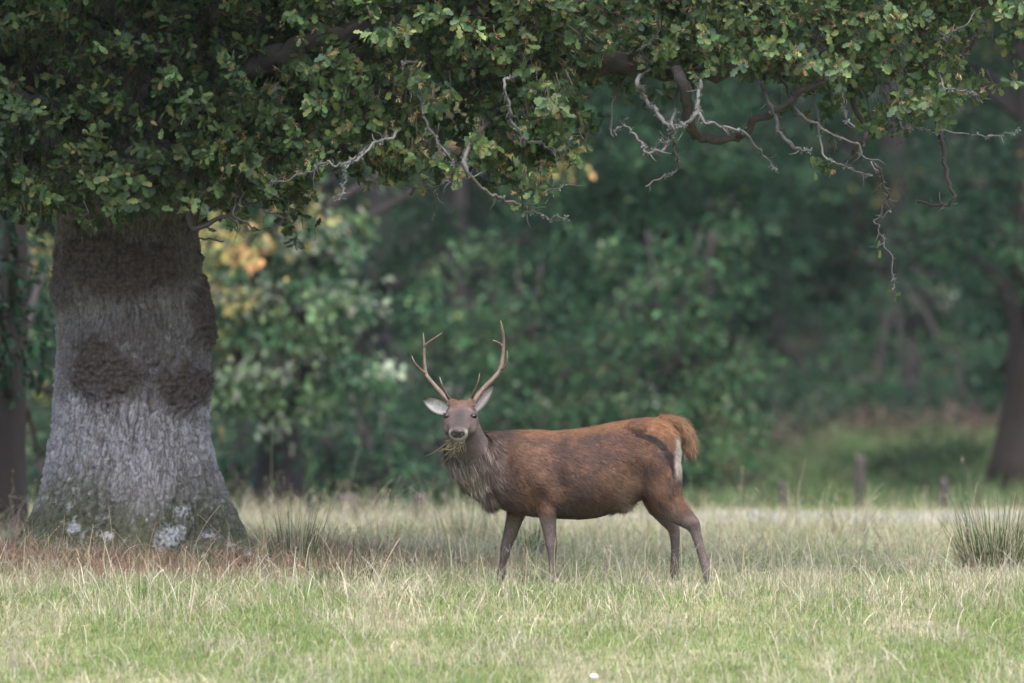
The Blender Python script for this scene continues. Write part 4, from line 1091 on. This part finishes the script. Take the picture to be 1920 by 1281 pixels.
def ear(base, tip, face, wid, name="ear"):
    base, tip = np.array(base), np.array(tip); ax = tip - base; Ln = np.linalg.norm(ax); ax /= Ln
    face = nrm(face - np.dot(face, ax) * ax); sd_ = np.cross(ax, face)
    NU, NV = 22, 15
    Vs, Cs, Ns = [], [], []
    for lay in (0, 1):
        for iu in range(NU):
            u = iu / (NU - 1)
            wd = wid * (math.sin(math.pi * min(1, (u * .86 + .14)) ** .85) ** .75 if u < 1 else 0.0) + .002
            for iv in range(NV):
                v = iv / (NV - 1) * 2 - 1
                cup = (1 - abs(v) ** 2) * wd * .62
                q = base + ax * (u * Ln) + sd_ * (v * wd) - face * (cup + lay * .006 * (1 - v * v * .9)) + face * .012 * math.sin(u * 3.1)
                Vs.append(q); 
                if lay == 0:
                    rim = min(1, max(abs(v) ** 4, u ** 3) * 1.2)
                    Cs.append(np.array([.58, .55, .53]) * (1 - rim) + np.array([.06, .05, .048]) * rim)
                else: Cs.append(np.array([.10, .072, .062]) * (1.25 - .5 * u))
    Vs, Cs = np.array(Vs), np.array(Cs)
    i = np.arange(NU - 1)[:, None] * NV + np.arange(NV - 1)[None]
    Q = np.stack([i, i + 1, i + NV + 1, i + NV], -1).reshape(-1, 4)
    Q = np.vstack([Q, Q[:, ::-1] + NU * NV])
    o = put(mesh_np(name, Vs, Q, M_hide, None, Cs, True), stag)
    # pale hair inside the cup
    m = 420; iu = rng.uniform(.02, .6, m); iv = rng.uniform(-.6, .6, m)
    gi = (np.clip((iu * (NU - 1)).astype(int), 0, NU - 1) * NV + ((iv + 1) / 2 * (NV - 1)).astype(int))
    p = Vs[gi] + rng.normal(0, .003, (m, 3))
    dd = nrm(ax * .6 + face * .5 - sd_ * np.sign(iv)[:, None] * -.5 + rng.normal(0, .3, (m, 3)))
    V, Q, C, Nn = fur(p, np.repeat(face[None], m, 0), dd, rng.uniform(.012, .026, m), np.full(m, .0016), np.full(m, .5), np.array([.62, .58, .56]) * np.exp(rng.normal(0, .2, (m, 1))))
    h = mesh_np("ear_hair", V, Q, M_fur, o, C, normals=Nn); h["kind"] = "stuff"
ear(D(838, 769, -.11), D(793, 748, -.06), np.array([-.15, -1, -.25]), .056)
ear(D(893, 768, -.10), D(927, 720, .02), np.array([.9, -.55, -.45]), .056)

# ---- antlers
def antler(beam, tines):
    root_o = None
    for k, (pts, r0, r1) in enumerate([beam] + tines):
        P_ = spline([D(px, py, dy) for px, py, dy in pts], 40 if k == 0 else 18)
        s = np.linspace(0, 1, len(P_))
        R = r0 * (1 - s) ** .5 * .55 + (r0 * .45) * (1 - s) + r1
        if k == 0: R = r0 * (1 - .45 * s) * (1 - s ** 9) + r1 + .009 * np.exp(-(s / .025) ** 2)
        V, Q, C = tube(P_, R, 14)
        nz = fbm(V * np.array([60, 60, 22]), 3)
        ctr = np.vstack([np.repeat(P_, 14, 0), P_[:1], P_[-1:]])
        V = ctr + (V - ctr) * (1 + .13 * nz[:, None])
        tt = np.concatenate([np.repeat(s, 14), [0, 1]])[:, None]
        tp = sstep(.62, 1., tt) if k else sstep(.8, 1., tt)
        c = (np.array([.165, .115, .095]) * (1 - tp) + np.array([.38, .31, .25]) * tp) * (1 + .55 * nz[:, None])
        o = mesh_np("antler" if k == 0 else "tine", V, [Q, C], M_antler, None, np.clip(c, .03, .6), True)
        if k == 0: root_o = put(o, stag)
        else: o.parent = root_o
antler(([(845, 757, -.135), (837, 748, -.12), (824, 733, -.08), (812, 719, -.04), (800, 704, 0), (797, 690, .02), (795.5, 668, .03), (795.5, 648, .02), (793.5, 624, -.02)], .0150, .002),
       [([(843, 750, -.14), (836, 738, -.24), (829, 722, -.32), (824, 706, -.34)], .0105, .001), ([(797, 700, 0), (788, 692, -.03), (778, 681, -.08), (772, 667, -.10)], .0105, .001), ([(795.5, 650, .02), (802, 643, 0), (815, 634, -.03), (829, 624, -.05)], .0095, .001)])
antler(([(886, 757, -.115), (892, 748, -.10), (905, 730, -.06), (924, 711, -.02), (938, 692, .02), (943, 667, .05), (944, 640, .05), (942, 618, .02), (938.5, 601, -.02)], .0165, .002),
       [([(884, 750, -.13), (889, 736, -.23), (896, 718, -.31), (899.5, 700, -.33)], .0105, .001), ([(938, 694, .02), (947, 688, -.02), (951, 676, -.06), (951, 657, -.09)], .0115, .001), ([(943, 650, .05), (937, 644, .03), (930, 640, .02), (924, 638, .01)], .0075, .001)])

# ---- hooves
for (px, py, dy) in [(1040, 1094, -.155), (937, 1089, .14), (1328, 1091, -.14), (1266, 1090, .12)]:
    c0 = D(px, py, dy); g_ = float(gz(c0[:1], c0[1:2])[0])
    parts = []
    for s in (-1, 1):
        secs = [(np.array([c0[0] + dx, c0[1] + s * .017, g_ + z]), np.array([1., 0, 0]), np.array([0, 1., 0]), w_, .014, .014) for z, w_, dx in [(-.004, .042, -.008), (.02, .036, -.004), (.045, .028, 0), (.07, .022, .002)]]
        parts.append(loft(secs, 14))
    V, fs = merge(parts)
    put(mesh_np("hoof", V, fs, M_hoof, None, None, True), stag)

# ---- grass held in the mouth
wisp = []
cols = []
for k in range(52):
    st = Hd(.36 + rng.uniform(-.03, .02), rng.uniform(-.055, .03), -.048 + rng.uniform(-.01, .01))
    e1 = st + np.array([rng.normal(-.012, .035), rng.uniform(-.04, .01), rng.uniform(-.09, -.02)])
    e2 = e1 + np.array([rng.normal(-.02, .035), rng.normal(0, .02), rng.uniform(-.08, .01)])
    if k == 0: e1, e2 = D(845, 850, -.40), D(828, 874, -.42)
    if k == 1: e1, e2 = D(842, 846, -.42), D(831, 857, -.42)
    V, Q, C = tube(spline([st, e1, e2], 9), np.linspace(.003, .0014, 9), 4)
    wisp.append((V, [Q, C])); cols.append(np.repeat(pick_cols(1, [(.15, .13, .075), (.22, .18, .115), (.09, .085, .045)], [.5, .3, .2]), len(V), 0))
V, fs = merge(wisp)
tag(mesh_np("grass_wisp", V, fs, M_grass, None, np.vstack(cols)), "wisp of torn grass dangling from the mouth of the stag", "grass")
# ------------------------------------------------------------------ grass
def blades(pos, L, Wd, az_, lean, curl, cols, seg, tipw=0.0):
    n = len(pos); t = np.linspace(0, 1, seg + 1)
    dx, dy = np.cos(az_), np.sin(az_)
    sa_ = az_ + math.pi / 2 + rng.normal(0, .8, n)
    sx, sy = np.cos(sa_), np.sin(sa_)
    rows = []
    ang0 = lean
    x = np.zeros(n); z = np.zeros(n)
    for k in range(seg + 1):
        ww = Wd * (1 - t[k]) ** .6 + Wd * tipw
        c = np.stack([pos[:, 0] + dx * x, pos[:, 1] + dy * x, pos[:, 2] + z], 1)
        s = np.stack([sx * ww, sy * ww, 0 * ww], 1)
        if k < seg or tipw > 0: rows += [c - s, c + s]
        else: rows.append(c)
        an = ang0 + curl * (t[k] + .5 / seg)
        x = x + np.sin(an) * L / seg; z = z + np.cos(an) * L / seg
    V = np.stack(rows, 1); kk = V.shape[1]
    o = (np.arange(n) * kk)[:, None]
    fs = []
    ns = seg if tipw > 0 else seg - 1
    if ns: fs.append(np.concatenate([o + np.array([[2 * k, 2 * k + 1, 2 * k + 3, 2 * k + 2]]) for k in range(ns)]))
    if tipw == 0: fs.append(o + np.array([[2 * seg - 2, 2 * seg - 1, 2 * seg]]))
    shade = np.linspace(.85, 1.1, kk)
    return V.reshape(-1, 3), fs, (cols[:, None] * shade[None, :, None]).reshape(-1, 3)

def scatter(n, y0, y1, power=1.0, margin=.6):
    u = rng.uniform(size=n)
    Y = (y0 ** power + u * (y1 ** power - y0 ** power)) ** (1 / power)
    X = rng.uniform(-1, 1, n) * (960 / F * Y * 1.06 + margin)
    return X, Y
def clearance(X, Y):
    """fields over the meadow: green-ness, tallness, oak mound, bare trunk"""
    p = np.stack([X * .9, Y * .35, 0 * X], 1)
    n1 = perlin(p) + .6 * perlin(p * 2.3 + 5)
    n2 = perlin(np.stack([X * 1.6, Y * .6, 0 * X + 8], 1)) + .5 * perlin(np.stack([X * 4, Y * 1.6, 0 * X + 18], 1))
    d = np.hypot((X - OAK[0]) * .80, (Y - OAK[1]) * .72)
    mound = 1 - sstep(1.35, 2.25, d + .25 * n1)
    return n1, n2, d, mound

# short turf
parts, cols = [], []
X1, Y1 = scatter(165000, 36.5, 46.5, 0.7); X2, Y2 = scatter(100000, 46.5, 74, .7)
X, Y = np.concatenate([X1, X2]), np.concatenate([Y1, Y2])
n1, n2, d, mound = clearance(X, Y)
keep = (d > .95) & (rng.uniform(size=len(X)) > mound * .75)
X, Y, n1, n2, mound = X[keep], Y[keep], n1[keep], n2[keep], mound[keep]
n = len(X)
pos = np.stack([X, Y, gz(X, Y) - .01], 1)
band = sstep(41.5, 44, Y)                                  # rougher, drier grass from the stag back
strawy = np.clip(.20 + .42 * n2 + .10 * band - .10 * n1, .05, .9)
isst = rng.uniform(size=n) < strawy
L = np.where(isst, rng.uniform(.06, .15, n), rng.uniform(.035, .10, n)) * (1 + .5 * sstep(0, .8, n1)) * (1 + .25 * band)
cg = pick_cols(n, [(.17, .25, .082), (.215, .295, .105), (.265, .325, .14), (.135, .205, .068)], [.3, .35, .2, .15], .2)
cs = pick_cols(n, [(.42, .385, .28), (.50, .465, .365), (.36, .315, .225), (.33, .33, .19)], [.35, .3, .2, .15], .2)
cm = pick_cols(n, [(.26, .155, .11), (.30, .215, .14), (.36, .28, .19), (.15, .095, .07)], [.35, .3, .2, .15], .22)
c = np.where(isst[:, None], cs, cg)
mk = rng.uniform(size=n) < mound * 1.05
c = np.where(mk[:, None], cm, c)
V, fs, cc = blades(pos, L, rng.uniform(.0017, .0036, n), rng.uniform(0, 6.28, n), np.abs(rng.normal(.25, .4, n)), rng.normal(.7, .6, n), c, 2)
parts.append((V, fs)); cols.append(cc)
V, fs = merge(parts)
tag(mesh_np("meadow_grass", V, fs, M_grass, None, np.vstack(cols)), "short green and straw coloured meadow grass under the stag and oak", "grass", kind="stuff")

# red-brown dry grass lapping round the oak
m = 40000
th_ = rng.uniform(0, 6.28, m); rr_ = rng.uniform(.86, 2.9, m)
X = OAK[0] + rr_ * np.cos(th_) / .80; Y = OAK[1] + rr_ * np.sin(th_) / .72
k_ = (Y < 49.5) & (rng.uniform(size=m) < 1 - .8 * sstep(2.0, 2.9, rr_ + .35 * perlin(np.stack([X * 1.3, Y * 1.3, 0 * X], 1))))
X, Y, rr_ = X[k_], Y[k_], rr_[k_]; m = len(X)
nn = perlin(np.stack([X * 2.2, Y * 1.5, 0 * X + 3], 1))
c = np.where((nn > -.02)[:, None], pick_cols(m, [(.27, .18, .135), (.36, .26, .19), (.19, .13, .10)], [.4, .3, .3], .22), pick_cols(m, [(.36, .30, .21), (.46, .40, .29), (.20, .22, .10), (.15, .13, .09)], [.3, .2, .25, .25], .22))
V, fs, cc = blades(np.stack([X, Y, gz(X, Y) - .01], 1), rng.uniform(.07, .21, m), rng.uniform(.0016, .003, m), rng.uniform(0, 6.28, m), np.abs(rng.normal(.45, .45, m)), rng.normal(.9, .6, m), c, 3)
tag(mesh_np("withered_grass", V, fs, M_grass, None, cc), "reddish withered grass lapping the foot of the oak", "grass", kind="stuff")

# long dry stalks, arching and tangled
def stalks(n, y0, y1, lo, hi, name, label, wf, power=.8, heads=.35, colset=None, gate=None):
    X, Y = scatter(n, y0, y1, power)
    n1, n2, d, mound = clearance(X, Y)
    dens = np.clip(wf(X, Y, n1, n2), 0, 1)
    keep = (d > 1.0) & (rng.uniform(size=n) < dens)
    X, Y, mound = X[keep], Y[keep], mound[keep]; n = len(X)
    pos = np.stack([X, Y, gz(X, Y) - .01], 1)
    L = rng.uniform(lo, hi, n) * np.exp(rng.normal(0, .25, n))
    pal = colset or [(.44, .40, .30), (.52, .48, .385), (.38, .32, .235), (.36, .355, .22), (.25, .29, .14)]
    c = pick_cols(n, pal, [.26, .22, .16, .18, .18], .2)
    mk = rng.uniform(size=n) < mound * .8
    c = np.where(mk[:, None], pick_cols(n, [(.34, .21, .15), (.42, .32, .22), (.24, .15, .11)], [.4, .35, .25]), c)
    az_ = rng.uniform(0, 6.28, n); lean = np.abs(rng.normal(.35, .4, n)); curl = rng.normal(.9, .8, n)
    V, fs, cc = blades(pos, L, rng.uniform(.0014, .0026, n), az_, lean, curl, c, 5, tipw=.45)
    parts = [(V, fs)]; cols = [cc]
    # seed heads
    hsel = rng.uniform(size=n) < heads
    Vt = V.reshape(n, -1, 3); tipp = Vt[:, -2:].mean(1); tdir = nrm(tipp - Vt[:, -4:-2].mean(1))
    q = np.where(hsel)[0]; rep = np.repeat(q, 7); m = len(rep)
    if m:
        tt = rng.uniform(-.06, .02, (m, 1))
        V2, F2, c2 = leaves_mesh(tipp[rep] + tdir[rep] * tt, frames(nrm(tdir[rep] + rand_dir(m) * .45), rand_dir(m)), rng.uniform(.012, .028, m), c[rep] * np.array([.95, .88, .85]), (RHOMB[0] * np.array([1, .45, 1]), RHOMB[1]))
        parts.append((V2, [F2])); cols.append(c2)
    V, fs = merge(parts)
    # merge() groups quads before triangles per part, vertex order unchanged
    return tag(mesh_np(name, V, fs, M_grass, None, np.vstack(cols)), label, "grass", kind="stuff")
stalks(46000, 37, 74, .13, .36, "dry_grass", "pale dry grass stalks arching over the green turf", lambda X, Y, a, b: (.22 + .5 * b * .5 + .45 * sstep(41, 44, Y)) * (1 - .75 * sstep(1.2, 2.2, X) * sstep(60, 66, Y)))
stalks(13000, 52, 74, .25, .55, "seeding_grass", "taller seeding grass along the meadow edge before the lane", lambda X, Y, a, b: (.25 + .55 * a + .35 * sstep(60, 72, Y)) * (1 - .8 * sstep(1.2, 2.2, X) * sstep(60, 66, Y)), heads=.7)
# dark bank grass across the lane
X, Y = scatter(52000, 83, 122, 1.0, 1.5)
keep = (X > .6 - .5 * perlin(np.stack([Y * .3, 0 * Y, 0 * Y], 1))) & (rng.uniform(size=len(X)) > .3 * sstep(105, 118, Y))
X, Y = X[keep], Y[keep]; n = len(X)
nb_ = perlin(np.stack([X * .5, Y * .25, 0 * X], 1))
br = rng.uniform(size=n) < np.clip(.15 + .7 * sstep(106, 120, Y + 4 * nb_), 0, .85)
c = np.where(br[:, None], pick_cols(n, [(.16, .12, .085), (.21, .165, .12), (.11, .085, .07)], [.4, .3, .3]), pick_cols(n, [(.07, .125, .05), (.10, .16, .06), (.13, .17, .075)], [.4, .4, .2]))
V, fs, cc = blades(np.stack([X, Y, gz(X, Y) - .01], 1), rng.uniform(.15, .45, n), np.full(n, .01), rng.uniform(0, 6.28, n), np.abs(rng.normal(.2, .3, n)), rng.normal(.6, .5, n), c, 2)
tag(mesh_np("bank_grass", V, fs, M_grass, None, cc), "green and bracken brown grass on the bank beyond the lane", "grass", kind="stuff")

# ------------------------------------------------------------------ rush clumps
def rush(px, py, hgt, spread, n, label, dry=.25, tilt=0.0):
    X, Y = ground_at(px, py)
    z0 = float(gz(np.array([X]), np.array([Y]))[0])
    root = empty("rush_clump", (X, Y, z0)); tag(root, label, "rush", "rush clumps in the meadow")
    r = np.sqrt(rng.uniform(0, 1, n)) * spread * .9; a0 = rng.uniform(0, 6.28, n)
    pos = np.stack([X + r * np.cos(a0), Y + r * np.sin(a0), 0 * r], 1); pos[:, 2] = gz(pos[:, 0], pos[:, 1]) - .02
    isd = rng.uniform(size=n) < dry
    L = hgt * rng.beta(2.2, 2.0, n) * .95 + .06
    lean = np.abs(rng.normal(.07, .17, n)) + r / spread * .09
    az_ = a0 + rng.normal(0, .5, n)
    az_ = np.where(rng.uniform(size=n) < tilt, rng.normal(math.pi, .3, n), az_)
    for flag, nm, pal in ((~isd, "stems", [(.055, .085, .035), (.075, .11, .045), (.10, .13, .055)]), (isd, "dead_stems", [(.42, .35, .24), (.52, .45, .33), (.30, .21, .14)])):
        m = int(flag.sum())
        if not m: continue
        cl = pick_cols(m, pal, [.4, .35, .25])
        V, fs, cc = blades(pos[flag], L[flag] * (1 if nm == "stems" else .95), rng.uniform(.0024, .0038, m), az_[flag], lean[flag] * (1 if nm == "stems" else 1.8), np.abs(rng.normal(.12 if nm == "stems" else .6, .25, m)), cl, 5, tipw=.15)
        o = put(mesh_np(nm, V, fs, M_grass, None, cc), root); o["kind"] = "stuff"
rush(1866, 1080, .74, .28, 620, "large dense rush clump with dead brown tips at the meadow side", .38)
rush(1812, 1070, .52, .14, 26, "few thin rush stems leaning beside the large dense clump", .3)
rush(555, 1045, .55, .30, 190, "rush clump growing just past the oak roots", .4)
rush(640, 1100, .52, .26, 60, "sparse dark rush stems between the oak roots and the stag", .12)
rush(710, 1105, .30, .25, 40, "low sprawling rush stems in front of the stag's chest", .3)
rush(995, 1045, .42, .15, 170, "dark rush tuft seen between the front legs of the stag", .1)
rush(880, 1025, .6, .34, 200, "pale green rush clump behind the chest of the stag", .35)
rush(1590, 1015, .72, .22, 80, "tall seeding rush clump at the edge of the lane", .55)
rush(1445, 1010, .5, .25, 60, "short rush tuft at the lane edge behind the stag", .5)
rush(740, 1030, .45, .3, 80, "thin rush tuft before the leaning fence post", .4)

# ------------------------------------------------------------------ fence posts, stone, fallen leaves
def post(px, Y, h_, r, label, tiltx=0.0):
    X = (px - 960) / F * Y; z0 = float(gz(np.array([X]), np.array([Y]))[0])
    P_ = np.array([[X + tiltx * t, Y, z0 - .15 + (h_ + .15) * t] for t in np.linspace(0, 1, 12)])
    V, Q, C = tube(P_, np.full(12, r) * np.concatenate([np.ones(11), [.86]]), 12)
    nz = fbm(V * np.array([25, 25, 4]), 3)
    V = V + (nz * .012)[:, None] * np.array([1, 1, 0])
    c = np.array([.075, .064, .062]) * (1 + .5 * nz[:, None])
    o = mesh_np("fence_post", V, [Q, C], M_wood, None, c, True)
    tag(o, label, "fence post", "fence posts along the lane")
post(652, 72, .4, .11, "short stubby weathered post past the oak roots", .02)
post(784, 68, .42, .08, "leaning weathered fence post in the grass before the stag's chest", .04)
post(1612, 83.6, .72, .07, "tall dark fence post at the foot of the grassy bank", .01)
post(1470, 83.7, .36, .06, "broken low fence post at the foot of the bank", -.02)
post(1768, 83.6, .42, .06, "short pale fence post at the foot of the bank near the stout trunk", .02)
Vs, fs = ellipsoid((0, 0, 0), (.032, .024, .018), None, 18)
Vs = Vs * (1 + .22 * fbm(Vs * 45 + 2, 2))[:, None]
X, Y = ground_at(1113, 1279)
o = mesh_np("stone", Vs + np.array([X, Y, float(gz(np.array([X]), np.array([Y]))[0]) + .03]), fs, M_stone, None, None, True)
tag(o, "small white stone lying in the short grass", "stone")
for k, (px, py, lab, cl) in enumerate([(767, 1172, "pale yellow fallen leaf lying on the green turf", (.5, .42, .2)), (1157, 1136, "reddish brown fallen leaf caught in the dry grass by the stag", (.34, .17, .10))]):
    X, Y = ground_at(px, py)
    V = OAKL[0].copy() * .085; V[:, 2] += .02
    th_ = k * 2 + .7
    Rm = np.array([[math.cos(th_), 0, math.sin(th_)], [0, 1, 0], [-math.sin(th_) * .6, 0, math.cos(th_)]])
    V = V @ Rm.T + np.array([X, Y, float(gz(np.array([X]), np.array([Y]))[0]) + .06])
    V = np.vstack([V, V + np.array([0, .0012, .0012])])
    T = np.vstack([OAKL[1], OAKL[1][:, ::-1] + len(OAKL[0])])
    tag(mesh_np("fallen_leaf", V, T, M_leaf, None, np.repeat(np.array([cl]), len(V), 0)), lab, "leaf")

# dark tussocks on the bank
for (px, Y, r_, lab) in [(1672, 92, .42, "dark low tussock on the grassy bank near the fence posts"), (1770, 97, .5, "dark tussock higher on the bank toward the stout trunk"), (1735, 88, .34, "small dark tussock at the foot of the bank")]:
    X = (px - 960) / F * Y; z0 = float(gz(np.array([X]), np.array([Y]))[0])
    m = 900
    pp = rng.normal(size=(m, 3)) * np.array([r_, r_ * .7, r_ * .3]) + np.array([X, Y, z0 + r_ * .45])
    pp[:, 2] = np.maximum(pp[:, 2], z0 + .02)
    V, Fc, c = leaves_mesh(pp, frames(rand_dir(m) + np.array([0, 0, .7]), rand_dir(m)), rng.uniform(.08, .16, m), pick_cols(m, [(.035, .06, .035), (.05, .08, .04)], [.5, .5]), (RHOMB[0] * np.array([1, .5, 1]), RHOMB[1]))
    tag(mesh_np("tussock", V, Fc, M_bgleaf, None, c), lab, "tussock", "tussocks on the bank")

# far wood that closes the view
m = 34000
X = rng.uniform(-42, 42, m); Y = 172 + rng.uniform(0, 14, m)
Z = gz(X, Y) + rng.uniform(0, 20, m) * (1 - .2 * rng.uniform(size=m))
q = perlin(np.stack([X * .35, Y * .2, Z * .4], 1)) > -.35
pp = np.stack([X, Y, Z], 1)[q]; m = len(pp)
V, Fc, c = leaves_mesh(pp, frames(rand_dir(m) + np.array([0, 0, -.4]), rand_dir(m)), rng.uniform(.5, .95, m), pick_cols(m, [G1, G2], [.9, .1]), RHOMB)
tag(mesh_np("far_woodland", V, Fc, M_bgleaf, None, c), "dim distant wood closing the view behind every tree", "woodland", kind="stuff")

# ------------------------------------------------------------------ haze volume added to lift the dark tones
hb = bmesh.new(); bmesh.ops.create_cube(hb, size=1.0)
hm = bpy.data.meshes.new("haze"); hb.to_mesh(hm); hb.free()
hz = bpy.data.objects.new("haze", hm); COL.objects.link(hz)
hz.scale = (560, 540, 44); hz.location = (0, 190, 18)
m = bpy.data.materials.new("added_haze"); m.use_nodes = True
N, L2 = m.node_tree.nodes, m.node_tree.links
N.remove(N["Principled BSDF"])
pv = N.new("ShaderNodeVolumePrincipled")
pv.inputs["Color"].default_value = (0.74, 0.83, 0.92, 1); pv.inputs["Density"].default_value = HAZE; pv.inputs["Anisotropy"].default_value = 0.0
L2.new(pv.outputs[0], N["Material Output"].inputs["Volume"])
hm.materials.append(m); tag(hz, "thin blue grey haze added over the meadow to lift the dark tones", "haze", kind="stuff")
